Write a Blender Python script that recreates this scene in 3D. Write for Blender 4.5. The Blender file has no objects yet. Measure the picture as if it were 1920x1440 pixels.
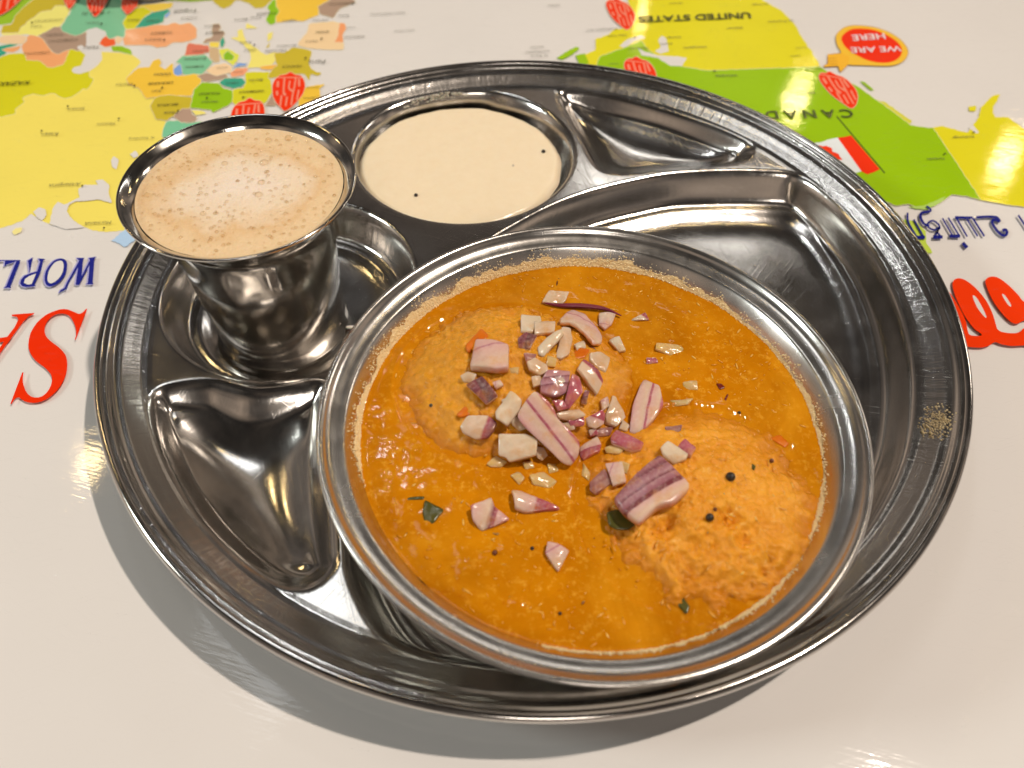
import bpy, bmesh, math, random, zlib
import numpy as np
from mathutils import Vector, Matrix, noise
from mathutils.geometry import tessellate_polygon

random.seed(7); rng = np.random.default_rng(7)
sc = bpy.context.scene
COL = sc.collection

# ------------------------------------------------------------------ camera
FPX = 1443.0                                   # focal length in pixels of the 1920 px wide photograph
PITCH, ROLL = math.radians(52.2), math.radians(1.4)
CAM = np.array([-0.0077055, -0.22016476, 0.23702569])
_c, _s = math.cos(PITCH), math.sin(PITCH)
_f = np.array([0, _c, -_s]); _u = np.array([0, _s, _c]); _r = np.array([1.0, 0, 0])
RGT = math.cos(ROLL) * _r + math.sin(ROLL) * _u
UPV = -math.sin(ROLL) * _r + math.cos(ROLL) * _u
FWD = _f
cam_d = bpy.data.cameras.new('camera'); cam = bpy.data.objects.new('camera', cam_d); COL.objects.link(cam)
cam.matrix_world = Matrix(((RGT[0], UPV[0], -FWD[0], CAM[0]), (RGT[1], UPV[1], -FWD[1], CAM[1]),
                           (RGT[2], UPV[2], -FWD[2], CAM[2]), (0, 0, 0, 1)))
cam_d.sensor_width = 36; cam_d.lens = FPX / 1920 * 36; cam_d.clip_start = 0.01; cam_d.clip_end = 50
cam_d.dof.use_dof = True; cam_d.dof.focus_distance = 0.285; cam_d.dof.aperture_fstop = 10
sc.camera = cam

# ------------------------------------------------------------------ world: dim indoor surroundings
w = bpy.data.worlds.new('World'); sc.world = w; w.use_nodes = True
nt = w.node_tree; nt.nodes.clear()
out = nt.nodes.new('ShaderNodeOutputWorld'); bg = nt.nodes.new('ShaderNodeBackground')
tc = nt.nodes.new('ShaderNodeTexCoord'); nz = nt.nodes.new('ShaderNodeTexNoise'); rp = nt.nodes.new('ShaderNodeValToRGB')
nz.inputs['Scale'].default_value = 2.6; nz.inputs['Detail'].default_value = 3
e = rp.color_ramp.elements
e[0].position = .36; e[0].color = (.016, .0145, .0135, 1)
e[1].position = .72; e[1].color = (.20, .155, .12, 1)
x = e.new(.5); x.color = (.045, .038, .033, 1)
nt.links.new(tc.outputs['Generated'], nz.inputs['Vector']); nt.links.new(nz.outputs['Fac'], rp.inputs['Fac'])
sx = nt.nodes.new('ShaderNodeSeparateXYZ'); mr = nt.nodes.new('ShaderNodeMapRange')      # walls are lit, the ceiling is dark
nt.links.new(tc.outputs['Generated'], sx.inputs[0]); nt.links.new(sx.outputs[2], mr.inputs[0])
for k_i, v_i in ((1, .25), (2, .75), (3, 3.4), (4, .66)): mr.inputs[k_i].default_value = v_i
nt.links.new(rp.outputs['Color'], bg.inputs['Color']); nt.links.new(mr.outputs[0], bg.inputs['Strength'])
nt.links.new(bg.outputs[0], out.inputs[0])

# ------------------------------------------------------------------ lamps of the dining room and added fill panels
def aim(o, target):
    o.rotation_euler = (Vector(target) - o.location).to_track_quat('-Z', 'Y').to_euler()
def area(name, loc, size, power, col, target=(0, -.03, 0), shape='DISK', sy=None):
    d = bpy.data.lights.new(name, 'AREA'); d.shape = shape; d.size = size
    if sy: d.size_y = sy
    d.energy = power; d.color = col
    o = bpy.data.objects.new(name, d); COL.objects.link(o); o.location = loc; aim(o, target); return o
def bulb(name, start, direc, dist, radius, power, col=(1, .72, .33)):
    d = bpy.data.lights.new(name, 'POINT'); d.shadow_soft_size = radius; d.energy = power; d.color = col
    o = bpy.data.objects.new(name, d); COL.objects.link(o)
    v = Vector(direc).normalized(); o.location = Vector(start) + v * dist; return o
kd = Vector((.46, .10, 1.0)).normalized()
area('ceiling_spot', kd * 3.9, .10, 114, (1, .86, .73))
area('ceiling_panel', Vector((-.32, .31, 1.0)).normalized() * 2.0, .40, 1.3, (.95, .98, 1), shape='RECTANGLE', sy=.34)
area('ceiling_panel', Vector((-.20, .60, 1.0)).normalized() * 2.0, .08, .8, (.95, .98, 1), shape='RECTANGLE', sy=.045)
area('ceiling_panel', Vector((.22, .80, .62)).normalized() * 2.2, .60, .9, (1, .97, .92), shape='RECTANGLE', sy=.10)
area('fill_panel', Vector((-.95, -.10, .55)).normalized() * 2.0, .34, 11.0, (.93, 1, .96), shape='RECTANGLE', sy=.22)  # left light suggested by reflections in the wells, strengthened as shadow fill
area('fill_panel', Vector((.10, -1.0, .85)).normalized() * 2.3, .55, 6.0, (1, .90, .80), shape='RECTANGLE', sy=.35)  # unseen panel added behind the camera to lift the front shadow
area('fill_panel', Vector((.9, .55, .50)).normalized() * 2.4, .30, 2.4, (1, .88, .76), shape='RECTANGLE', sy=.20)  # unseen warm panel added for glints on the right
for st, dr, ds, rr, pw in (((.148, .176, 0), (.32, .81, .49), 1.7, .030, 1.5), ((.243, .121, 0), (.52, .70, .49), 1.7, .030, 1.5),
                           ((.068, .261, 0), (.14, .89, .44), 2.2, .014, .6), ((-.159, -.075, 0), (-.48, .46, .75), 1.6, .026, 1.6),
                           ((0, 0, 0), (-.75, .35, .55), 1.8, .03, 1.2), ((0, 0, 0), (-.2, .2, .95), 1.9, .02, .7),
                           ((0, 0, 0), (.3, .35, .88), 1.9, .02, .7)):
    bulb('ceiling_bulb', st, dr, ds, rr, pw)

sc.view_settings.view_transform = 'Standard'; sc.view_settings.look = 'None'
sc.view_settings.exposure = 0.0; sc.view_settings.gamma = 1.0; sc.view_settings.use_curve_mapping = False
cy = sc.cycles
cy.max_bounces = 8; cy.glossy_bounces = 5; cy.diffuse_bounces = 3; cy.transmission_bounces = 4; cy.transparent_max_bounces = 8
cy.caustics_reflective = False; cy.caustics_refractive = False; cy.sample_clamp_indirect = 4.0
cy.use_denoising = True

TZ = -.0065                                     # height of the table top; the plate deck is at DECK above zero

# ------------------------------------------------------------------ tracing helpers
TAGS = {'A': (0, 0, 5.818), 'B': (300, 0, 5.0526), 'C': (950, 0, 1.9794), 'D': (0, 180, 2.4), 'E': (1500, 180, 2.769),
        'F': (0, 470, 4.8), 'G': (1680, 380, 4.8), 'H': (840, 520, 3.0), 'I': (1540, 40, 10.667), 'J': (500, 130, 18.0),
        'K': (600, 900, 2.954), 'L': (160, 640, 1.8), 'M': (740, 520, 4.2367), 'N': (1080, 760, 3.789), 'P': (0, 0, 1.0)}
def px(s, tag='P'):
    o = []
    for t in s.split():
        if t[0].isalpha(): tag = t[0]; t = t[1:]
        a, b = t.split(','); x0, y0, k = TAGS[tag]
        o.append((x0 + float(a) / k, y0 + float(b) / k))
    return np.array(o)
def ray(p):
    p = np.atleast_2d(p)
    return ((p[:, :1] - 960) / FPX) * RGT - ((p[:, 1:2] - 720) / FPX) * UPV + FWD
def onz(p, z):
    d = ray(p); return CAM + d * ((z - CAM[2]) / d[:, 2])[:, None]
def onplane(p, c, n):
    d = ray(p); t = ((np.array(c) - CAM) @ np.array(n)) / (d @ np.array(n)); return CAM + d * t[:, None]

# ------------------------------------------------------------------ object helpers
def obj(name, me, mat=None, parent=None, smooth=True):
    o = bpy.data.objects.new(name, me); COL.objects.link(o)
    if mat is not None and not me.materials: me.materials.append(mat)
    if smooth and me.polygons: me.polygons.foreach_set('use_smooth', [True] * len(me.polygons))
    if parent is not None: o.parent = parent
    return o
def mesh(name, v, f):
    me = bpy.data.meshes.new(name); me.from_pydata(np.asarray(v, dtype=float).tolist(), [], f); me.update(); return me
def tag(o, label, cat, group=None, kind=None):
    o['label'] = label
    if cat: o['category'] = cat
    if group: o['group'] = group
    if kind: o['kind'] = kind
    return o
def empty(name, loc=(0, 0, 0)):
    o = bpy.data.objects.new(name, None); COL.objects.link(o); o.location = loc; o.empty_display_size = .01; return o
def lathe(name, prof, seg=192, wob=0.0):
    v = []; f = []; rings = []
    for r, z in prof:
        if r < 1e-6: rings.append([len(v)]); v.append((0, 0, z)); continue
        k = len(v); rings.append(list(range(k, k + seg)))
        for i in range(seg):
            a = 2 * math.pi * i / seg; q = r * (1 + wob * math.sin(3 * a + z * 200))
            v.append((q * math.cos(a), q * math.sin(a), z))
    for a, b in zip(rings, rings[1:]):
        for i in range(seg):
            j = (i + 1) % seg
            if len(a) == 1: f.append((a[0], b[j], b[i]))
            elif len(b) == 1: f.append((a[i], a[j], b[0]))
            else: f.append((a[i], a[j], b[j], b[i]))
    return mesh(name, v, f)
def spline(pts, n):
    """smooth closed curve through pts, n points evenly spaced"""
    p = np.array(pts, float); m = len(p); o = []
    for i in range(m):
        a, b, c, d = p[i - 1], p[i], p[(i + 1) % m], p[(i + 2) % m]
        for t in np.linspace(0, 1, 12, endpoint=False):
            o.append(.5 * (2 * b + (c - a) * t + (2 * a - 5 * b + 4 * c - d) * t * t + (3 * b - 3 * c + d - a) * t ** 3))
    return resample(np.array(o), n)
def resample(p, n):
    q = np.vstack([p, p[:1]]); s = np.r_[0, np.cumsum(np.linalg.norm(np.diff(q, axis=0), axis=1))]
    t = np.linspace(0, s[-1], n, endpoint=False)
    return np.stack([np.interp(t, s, q[:, k]) for k in range(p.shape[1])], 1)
def openline(p, n):
    p = np.array(p, float); o = []
    m = len(p)
    for i in range(m - 1):
        a, b, c, d = p[max(i - 1, 0)], p[i], p[i + 1], p[min(i + 2, m - 1)]
        for t in np.linspace(0, 1, n, endpoint=False):
            o.append(.5 * (2 * b + (c - a) * t + (2 * a - 5 * b + 4 * c - d) * t * t + (3 * b - 3 * c + d - a) * t ** 3))
    o.append(p[-1]); return np.array(o)
def fbm(x, y, z, oct=4):
    return noise.fractal(Vector((x, y, z)), 1.0, 2.0, oct)

# ------------------------------------------------------------------ materials
def srgb(h):
    if isinstance(h, str): h = [int(h[i:i + 2], 16) / 255 for i in (0, 2, 4)]
    return tuple(c / 12.92 if c <= .04045 else ((c + .055) / 1.055) ** 2.4 for c in h) + (1,)
class NT:
    def __init__(s, name):
        s.m = bpy.data.materials.new(name); s.m.use_nodes = True; s.t = s.m.node_tree
        s.b = s.t.nodes['Principled BSDF']; s.o = s.t.nodes['Material Output']
    def n(s, typ, **k):
        q = s.t.nodes.new('ShaderNode' + typ)
        for a, v in k.items(): setattr(q, a, v)
        return q
    def l(s, a, b): s.t.links.new(a, b)
    def set(s, **k):
        for a, v in k.items(): s.b.inputs[a.replace('_', ' ')].default_value = v
        return s
    def coord(s, kind='Object', scale=None, rot=None):
        c = s.n('TexCoord').outputs[kind]
        if rot:
            m = s.n('Mapping'); s.l(c, m.inputs[0]); m.inputs['Rotation'].default_value = rot; c = m.outputs[0]
        if scale:
            m = s.n('Mapping'); s.l(c, m.inputs[0]); m.inputs['Scale'].default_value = scale; c = m.outputs[0]
        return c
    def noise(s, vec, scale, detail=3, rough=.5, dist=0):
        q = s.n('TexNoise'); q.inputs['Scale'].default_value = scale; q.inputs['Detail'].default_value = detail
        q.inputs['Roughness'].default_value = rough; q.inputs['Distortion'].default_value = dist
        if vec is not None: s.l(vec, q.inputs['Vector'])
        return q.outputs['Fac']
    def ramp(s, fac, stops, interp='LINEAR'):
        q = s.n('ValToRGB'); q.color_ramp.interpolation = interp; el = q.color_ramp.elements
        el[0].position, el[0].color = stops[0]; el[1].position, el[1].color = stops[-1]
        for p, c in stops[1:-1]:
            t = el.new(p); t.color = c
        if fac is not None: s.l(fac, q.inputs['Fac'])
        return q.outputs['Color']
    def mix(s, fac, a, b, blend='MIX'):
        q = s.n('MixRGB', blend_type=blend)
        for i, v in enumerate((fac, a, b)):
            if hasattr(v, 'links'): s.l(v, q.inputs[i])
            else: q.inputs[i].default_value = v
        return q.outputs[0]
    def math(s, op, a, b=0.0):
        q = s.n('Math', operation=op)
        for i, v in enumerate((a, b)):
            if hasattr(v, 'links'): s.l(v, q.inputs[i])
            else: q.inputs[i].default_value = v
        return q.outputs[0]
    def bump(s, h, strength, dist, prev=None):
        q = s.n('Bump'); q.inputs['Strength'].default_value = strength; q.inputs['Distance'].default_value = dist
        s.l(h, q.inputs['Height'])
        if prev is not None: s.l(prev, q.inputs['Normal'])
        return q.outputs[0]

def gloss_table(t):
    c = t.coord('Object')
    b = t.bump(t.noise(c, 55, 2), .10, .0006)
    st = t.coord('Object', scale=(60, 900, 1), rot=(0, 0, .25))
    b = t.bump(t.noise(st, 1.0, 2), .25, .00012, b)
    st2 = t.coord('Object', scale=(80, 900, 1), rot=(0, 0, -.35))
    b = t.bump(t.noise(st2, 1.0, 2), .10, .00010, b)
    for k, (an, sx, sy) in enumerate(((.1, 45, 1500), (.55, 60, 1800), (-.35, 55, 1600))):
        h = t.ramp(t.noise(t.coord('Object', scale=(sx, sy, 1), rot=(0, 0, an)), 1.0, 1), [(.70, (0, 0, 0, 1)), (.73, (1, 1, 1, 1))])
        b = t.bump(h, 1.0, .00014, b)
    t.l(b, t.b.inputs['Coat Normal'])
    t.l(t.ramp(t.noise(c, 30, 4), [(.3, (.035, .035, .035, 1)), (.75, (.07, .07, .07, 1))]), t.b.inputs['Coat Roughness'])
    t.set(Coat_Weight=1.0, Coat_IOR=1.47, Specular_IOR_Level=0.0, Roughness=.6)
_pm = {}
def mat_print(h):
    if h not in _pm:
        t = NT('print_' + h); c = tuple(min(.93, a_ / b_) for a_, b_ in zip(srgb(h)[:3], (.97, .88, .76))) + (1,); gloss_table(t)
        col = t.mix(t.noise(t.coord('Object'), 25, 3), tuple(v * .93 for v in c[:3]) + (1,), tuple(min(1, v * 1.04) for v in c[:3]) + (1,))
        t.l(col, t.b.inputs['Base Color']); _pm[h] = t.m
    return _pm[h]
def mat_table():
    t = NT('white_laminate'); gloss_table(t); c = t.coord('Object')
    col = t.mix(t.noise(c, 14, 4), (.74, .72, .70, 1), (.79, .77, .75, 1))
    t.l(col, t.b.inputs['Base Color']); return t.m
WHITE_H = 'E4E2DF'
def mat_steel(name, base=(.60, .575, .545), rough=(.10, .22), radial=None, scratch=.5, ripple=.0):
    t = NT(name); c = t.coord('Object'); t.set(Metallic=1.0)
    t.l(t.mix(t.noise(c, 35, 4), tuple(v * .9 for v in base) + (1,), base + (1,)), t.b.inputs['Base Color'])
    rr = t.ramp(t.noise(c, 60, 5, .65), [(.3, (rough[0],) * 3 + (1,)), (.75, (rough[1],) * 3 + (1,))])
    b = None
    if ripple: b = t.bump(t.noise(c, 40, 2), ripple, .001, b)
    for k, (sx, sy, an) in enumerate(((40, 1500, .4), (45, 1600, 1.25), (50, 1700, 2.2))):
        st = t.coord('Object', scale=(sx, sy, 30), rot=(0, 0, an))
        h = t.ramp(t.noise(st, 1.0, 2), [(.60, (0, 0, 0, 1)), (.72, (1, 1, 1, 1))])
        b = t.bump(h, scratch * .12, .00006, b)
    if radial:
        r0, r1, amt = radial
        sep = t.n('SeparateXYZ'); t.l(c, sep.inputs[0])
        th = t.math('ARCTAN2', sep.outputs[1], sep.outputs[0])
        r2 = t.math('SQRT', t.math('ADD', t.math('MULTIPLY', sep.outputs[0], sep.outputs[0]), t.math('MULTIPLY', sep.outputs[1], sep.outputs[1])))
        cb = t.n('CombineXYZ'); t.l(t.math('MULTIPLY', th, 38), cb.inputs[0]); t.l(t.math('MULTIPLY', r2, 40), cb.inputs[1])
        h = t.noise(cb.outputs[0], 2.0, 5, .6)
        mr = t.n('MapRange'); t.l(r2, mr.inputs[0]); mr.inputs[1].default_value = r0; mr.inputs[2].default_value = r0 + .003
        mr2 = t.n('MapRange'); t.l(r2, mr2.inputs[0]); mr2.inputs[1].default_value = r1; mr2.inputs[2].default_value = r1 - .002
        mask = t.math('MULTIPLY', mr.outputs[0], mr2.outputs[0])
        b = t.bump(t.math('MULTIPLY', h, mask), amt, .0012, b)
        rr = t.mix(mask, rr, (.20, .20, .20, 1))
    t.l(rr, t.b.inputs['Roughness']); t.l(b, t.b.inputs['Normal'])
    return t.m

# ================================================================== table with the printed world map
tb = bmesh.new(); bmesh.ops.create_cube(tb, size=1.0)
bmesh.ops.scale(tb, vec=(1.5, 1.1, .03), verts=tb.verts); bmesh.ops.translate(tb, vec=(0, .16, -.015 + TZ), verts=tb.verts)
bmesh.ops.bevel(tb, geom=list(tb.edges), offset=.003, segments=3, affect='EDGES')
tme = bpy.data.meshes.new('table'); tb.to_mesh(tme); tb.free()
M_TABLE = mat_table()
table = obj('table', tme, M_TABLE, smooth=False)
table['kind'] = 'structure'; table['label'] = 'glossy white restaurant table printed with a world map and lettering'

_layer = [0]
def rough_edge(p, amp):
    q = resample(p, max(8, int(np.linalg.norm(np.diff(np.vstack([p, p[:1]]), axis=0), axis=1).sum() / 3.0)))
    # keep original corners by blending: jitter is a field of the page so shared borders match
    o = []
    for x, y in q:
        n1 = noise.noise_vector(Vector((x * .16, y * .16, 3.1))); n2 = noise.noise_vector(Vector((x * .45, y * .45, 8.2)))
        o.append((x + amp * (n1.x * 1.3 + n2.x * .7), y + amp * .7 * (n1.y * 1.3 + n2.y * .7)))
    return np.array(o)
def flat(name, p, h, z=None, parent=None):
    if z is None: _layer[0] += 1; z = TZ + .00008 + _layer[0] * 4e-6
    w3 = onz(p, z); v = [Vector(q) for q in w3]
    f = tessellate_polygon([v]); f = [tuple(t) for t in f]
    me = mesh(name, w3, f)
    for pl in me.polygons:
        if pl.normal.z < 0: pl.flip()
    return obj(name, me, h if not isinstance(h, str) else mat_print(h), parent or table, smooth=False)
def grow(p, d):
    n = len(p); o = []
    a = np.roll(p, 1, 0); b = np.roll(p, -1, 0); t = b - a; nn = np.stack([t[:, 1], -t[:, 0]], 1)
    nn /= np.linalg.norm(nn, axis=1)[:, None] + 1e-9
    area2 = np.sum(p[:, 0] * b[:, 1] - b[:, 0] * p[:, 1])
    return p + nn * (d if area2 > 0 else -d)
def land(s, h, amp=1.0, border='EFDDB0', bw=.7):
    p = rough_edge(px(s), amp) if amp else px(s)
    if border: flat('printed_border', grow(p, bw), border)
    return flat('printed_country', p, h)
def sea(s, amp=1.0): return flat('printed_sea', rough_edge(px(s), amp) if amp else px(s), M_TABLE)
def stroke(name, p, wid, h, n=6, z=None):
    c = openline(p, n); t = np.gradient(c, axis=0); t /= np.linalg.norm(t, axis=1)[:, None] + 1e-9
    nn = np.stack([-t[:, 1], t[:, 0]], 1)
    wv = np.broadcast_to(np.asarray(wid, float), (len(c),)) if np.ndim(wid) == 0 else np.interp(np.linspace(0, 1, len(c)), np.linspace(0, 1, len(wid)), wid)
    L = c + nn * wv[:, None] / 2; R = c - nn * wv[:, None] / 2
    if z is None: _layer[0] += 1; z = TZ + .00008 + _layer[0] * 4e-6
    v = np.vstack([onz(L, z), onz(R, z)]); k = len(c)
    me = mesh(name, v, [(i, i + 1, k + i + 1, k + i) for i in range(k - 1)])
    for pl in me.polygons:
        if pl.normal.z < 0: pl.flip()
    return obj(name, me, mat_print(h), table, smooth=False)

RU = 'F8DA5F'; OR = 'FEC13C'; SAL = 'FCA468'; BRN = 'B39276'; KHA = 'CDB22E'; LIM = 'DACE22'; GRN = '97BD12'; TEA = '3E9F7C'; MIN = '82BF8D'; PCH = 'F8CB98'
land('A1110,565 1300,575 1450,600 1540,670 1520,700 1440,780 1380,850 1400,920 1520,960 1550,1020 1600,1080 1690,1060 1640,1150 1670,1230 1700,1300 1800,1320 '
     'P330,260 330,380 262,440 D590,600 480,612 420,605 380,590 330,560 230,580 190,560 165,545 140,530 100,560 50,580 0,595 -200,640 A-300,1330 0,1275 170,1240 165,1190 220,1150 270,1110 245,1075 '
     '280,1045 370,1025 470,1045 540,1020 600,1020 640,1050 700,1075 780,1060 870,1000 910,960 940,980 990,930 1020,860 970,830 970,780 1060,720 1115,650', RU)
land('A-300,1330 0,1275 170,1240 165,1190 220,1150 270,1110 245,1075 280,1045 370,1025 470,1045 540,1020 600,1020 640,1050 700,1075 780,1060 870,1000 910,960 940,980 990,930 1020,860 '
     '970,830 970,780 880,715 930,600 860,545 800,530 740,545 680,700 580,730 520,730 440,660 290,655 270,590 200,580 100,590 0,630 -300,650', 'D8CB1E')
land('A290,655 440,660 520,730 580,735 690,700 755,540 700,560 620,590 560,560 520,500 480,440 400,390 340,370 300,400 290,450 240,500 250,560 280,600', SAL)
land('A400,380 500,340 600,285 660,290 690,340 760,370 850,385 945,350 945,430 950,520 880,520 850,560 780,530 700,560 640,590 600,580 560,545 520,500 490,440', BRN)
land('A660,300 700,240 760,150 780,90 840,20 860,-60 1300,-100 1340,90 1380,180 1340,250 1370,320 1350,410 1280,390 1190,430 1160,370 1150,340 1050,300 960,320 880,375 820,390 740,365 690,340', MIN)
sea('A945,380 960,320 1050,300 1150,340 1160,380 1110,420 1080,480 1110,560 1110,650 1060,720 970,775 880,805 810,800 780,770 800,735 880,715 930,680 945,640 915,580 880,550 850,540 845,505 890,490 930,520 940,470')
land('A20,360 200,360 220,300 300,230 400,160 440,120 560,110 600,60 700,60 760,100 740,170 680,250 650,290 590,290 500,345 400,390 300,370 100,385 20,380', 'FBE374')
land('A10,360 30,280 130,265 160,200 150,170 280,60 360,0 420,-80 760,-80 740,60 600,60 560,110 440,125 400,165 300,235 220,300 200,355', KHA)
land('A-100,300 0,270 130,250 155,180 280,50 360,-10 400,-100 -100,-200', '9CBE2A')
land('A-60,440 30,390 200,380 300,400 250,480 100,480 20,470', PCH)
land('A-100,520 0,500 100,480 200,480 90,520 60,590 0,620 -80,640', TEA)
land('A20,540 120,520 230,500 200,540 150,570 60,560', SAL)
land('A1085,480 1110,430 1160,390 1190,430 1260,420 1255,490 1150,510', 'F4602E')
land('A1250,440 1280,395 1340,420 1290,480', PCH)
land('A1210,510 1320,500 1430,540 1440,600 1300,560 1230,560', GRN)
land('A1370,330 1540,290 1700,275 B0,235 60,240 130,215 200,235 280,215 340,260 350,300 345,360 300,380 220,400 120,400 60,440 0,445 A1720,520 1640,490 1480,490 1360,490 1340,430 1360,400', 'FFA66D')
land('A1340,250 1380,180 1400,130 1500,90 1600,60 1700,80 1650,130 1560,190 1540,250 1480,310 1370,320', LIM)
land('A1380,90 1480,60 1700,40 1890,30 1870,80 1700,140 1640,110 1560,70', 'FCCB4C')
land('A1480,305 1560,200 1650,140 1830,100 1860,120 1790,180 1780,240 1690,270 1580,290', TEA)
land('A1790,175 1860,120 1850,160 1810,200', '86A8D4', .4)
land('B0,10 150,5 300,15 500,0 500,-80 0,-80', '98B830')
land('B500,10 560,60 600,80 660,60 720,0 760,0 860,40 900,80 980,70 1060,0 1060,-80 480,-80', KHA)
land('B1100,-80 1100,60 1130,110 1095,160 1100,215 1240,190 1350,200 1430,170 1500,140 1500,60 1590,10 1650,-80', OR)
land('B1070,0 1090,-30 1100,60 1130,110 1090,160 1090,220 1040,235 1010,200 1010,160 1040,110 1015,70', '8EBC10')
land('B1500,60 1590,10 1640,-20 1800,-40 1850,20 1700,80 1640,170 1600,155 1510,130', BRN)
land('B1410,230 1500,215 1640,205 1760,230 1700,400 1740,410 1740,470 1600,470 1400,455 1310,430 1320,390 1390,310', 'FBCD96')
land('B1700,220 1750,220 1760,270 1730,330 1735,400 1655,400 1690,330', 'FF9D64')
land('B735,290 780,275 790,320 820,400 870,430 920,460 960,500 1010,520 1090,490 1090,570 1050,620 980,640 900,640 830,640 860,560 860,500 800,430 750,390 670,360 740,350', 'FBDF6E')
land('B1085,500 1180,500 1260,450 1330,455 1440,480 1410,600 1430,650 1470,680 1530,690 1500,715 1430,700 1410,760 1370,700 1300,700 1240,720 1020,740 1060,660 1110,620 1090,570', KHA)
land('B820,220 920,265 815,270', 'FBDF6E', .4); land('B1020,320 1070,300 1060,360 1020,395', 'FBDF6E', .4); land('B1005,450 1040,400 1030,450', KHA, .3)
land('B500,230 560,225 580,260 550,290 610,300 590,370 560,400 480,395 400,410 440,370 480,360 510,340 490,290', BRN)
land('B475,400 560,400 555,450 470,440', 'FCD24E', .5); land('B570,385 600,350 615,400 595,450 570,440', TEA, .5)
land('B240,500 260,430 270,405 350,420 460,430 470,490 400,510 300,520 230,525', 'E0775A')
land('B470,450 555,460 560,520 570,580 510,590 470,530', 'D0AD7E')
land('B150,590 210,530 300,530 430,520 500,590 440,660 400,700 250,715 200,690 190,600', MIN)
land('B560,470 640,460 750,520 740,560 690,620 640,580 590,560', 'E0DC48'); land('B600,520 640,480 700,530 690,570 610,570', '8CB91A', .5)
land('B440,670 520,615 620,600 680,630 665,690 600,700 520,720', PCH); land('B690,640 740,595 830,600 810,620', '7E9FCB', .4)
land('B665,690 720,650 830,640 830,670 790,710 680,730', 'FF9F70'); land('B950,630 1110,610 1060,660 960,655', 'FDB347', .5)
land('A1440,800 1500,740 1640,730 1660,670 1740,640 1760,690 1740,720 1800,760 1850,710 B120,600 130,700 210,720 330,700 410,720 380,790 310,860 300,905 200,905 60,900 0,920 A1690,1060 1590,1075 1550,1010 1520,960 1400,920 1380,850', OR)
land('B125,660 190,600 205,650 210,700 170,720 130,700', '7E9FD0', .5)
land('A1640,1150 1690,1070 1770,1040 B0,910 100,900 290,920 310,940 290,1020 210,1040 140,1090 60,1140 -20,1130 A1700,1300 1670,1230', KHA)
land('B350,720 440,690 540,720 620,700 650,740 560,750 420,775', BRN)
land('B690,880 700,850 790,830 810,790 810,690 900,680 1040,685 1020,740 1050,760 1060,880 1000,970 920,1000 720,1000 680,960', LIM)
land('B320,850 400,780 560,790 590,830 690,860 680,970 640,1000 500,1065 480,1040 380,1030 290,1020', GRN)
land('B560,780 620,740 780,740 810,790 770,820 700,840 590,810', TEA)
land('B1000,1000 1060,900 1100,1000', BRN, .5)
land('B1310,1020 1330,860 1400,820 1560,795 1510,840 1520,900 1500,1000 1400,1100', OR); land('B1560,930 1640,890 1740,860 1700,930', GRN, .5)
land('B40,1190 70,1150 170,1140 260,1170 400,1150 300,1213 200,1300 20,1300', '7EC090')
land('B130,1100 210,1030 290,1030 300,1080 350,1110 330,1150 200,1160', 'B8957A'); land('B300,1045 400,1050 440,1075 340,1090', 'FBDF6E', .4)
# White Sea and lakes of the north
sea('D222,575 240,500 260,475 290,490 320,475 360,455 350,420 380,400 440,400 430,380 460,375 490,400 490,440 505,482 440,465 400,470 340,475 310,490 300,520 330,560 380,592 300,600')
sea('D500,290 515,270 535,290 525,330 505,320'); sea('D585,262 610,245 625,270 600,280')
sea('D150,520 175,500 205,510 210,535 190,560 165,545', .6)
land('D55,610 70,595 100,592 95,610 65,625', 'FBE08A', .4); land('D505,650 560,600 600,590 620,640 560,680', 'B5CBDD', 2.0, None)
# North America
land('C450,-80 450,0 470,60 455,105 400,108 375,130 330,145 330,185 285,205 265,235 320,260 740,262 1165,248 1130,190 1090,130 1070,90 1020,40 950,0 900,-80', 'E4D322')
land('E690,165 740,155 820,180 870,190 930,110 940,60 1000,0 1040,-10 1000,60 1010,110 1080,110 1163,170 1300,200 1300,580 1163,575 1080,565 940,540', 'E4D322')
land('E395,20 440,30 580,130 560,150 500,110 430,70', 'D8CE3C', 1.6, None)
land('C330,250 345,210 430,180 500,150 520,180 560,210 640,245 740,262 1165,248 1190,265 1300,320 1400,390 1500,465 1570,475 E690,165 940,540 870,520 790,510 740,545 700,570 620,580 560,560 500,570 430,540 P1400,420 1150,250', '9BBE10')
land('C185,215 215,195 260,172 270,180 240,205 205,222', '9BBE10', .8, None); land('C255,205 290,198 305,235 270,240', '9BBE10', .6, None)
land('C1310,300 1330,305 1365,335 1350,335', '9BBE10', .6, None)
sea('C488,178 510,190 560,205 640,210 670,215 650,245 610,245 560,215 500,205'); sea('C562,150 575,132 590,140 602,190 570,200 550,190 572,175')
sea('C418,172 450,145 500,130 515,140 470,155 440,175')
sea('E875,165 900,150 930,190 915,195', .5); land('E875,55 915,50 915,75 880,80', 'E4D322', .8, None)
land('E540,640 600,650 650,700 660,770 690,815 640,815 560,730', 'C3D24A', 1.0, None)
land('E560,575 640,570 760,520 740,545 660,590 600,585', 'B5CE62', 1.2, None)
# flag on its pole
flat('printed_flag', px('E60,245 110,240 150,225 200,215 320,390 290,400 250,390 200,410 0,330'), 'E8E6E4')
flat('printed_flag', px('E195,216 230,212 265,204 415,380 385,395 350,407 320,392'), 'FB3512')
flat('printed_flag', px('E100,255 118,262 135,258 165,270 168,288 200,300 205,312 222,332 190,330 170,345 120,330 90,290'), 'F93A16')
stroke('printed_pole', px('E190,105 440,400'), 2.4, '4C5A1E')
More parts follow.
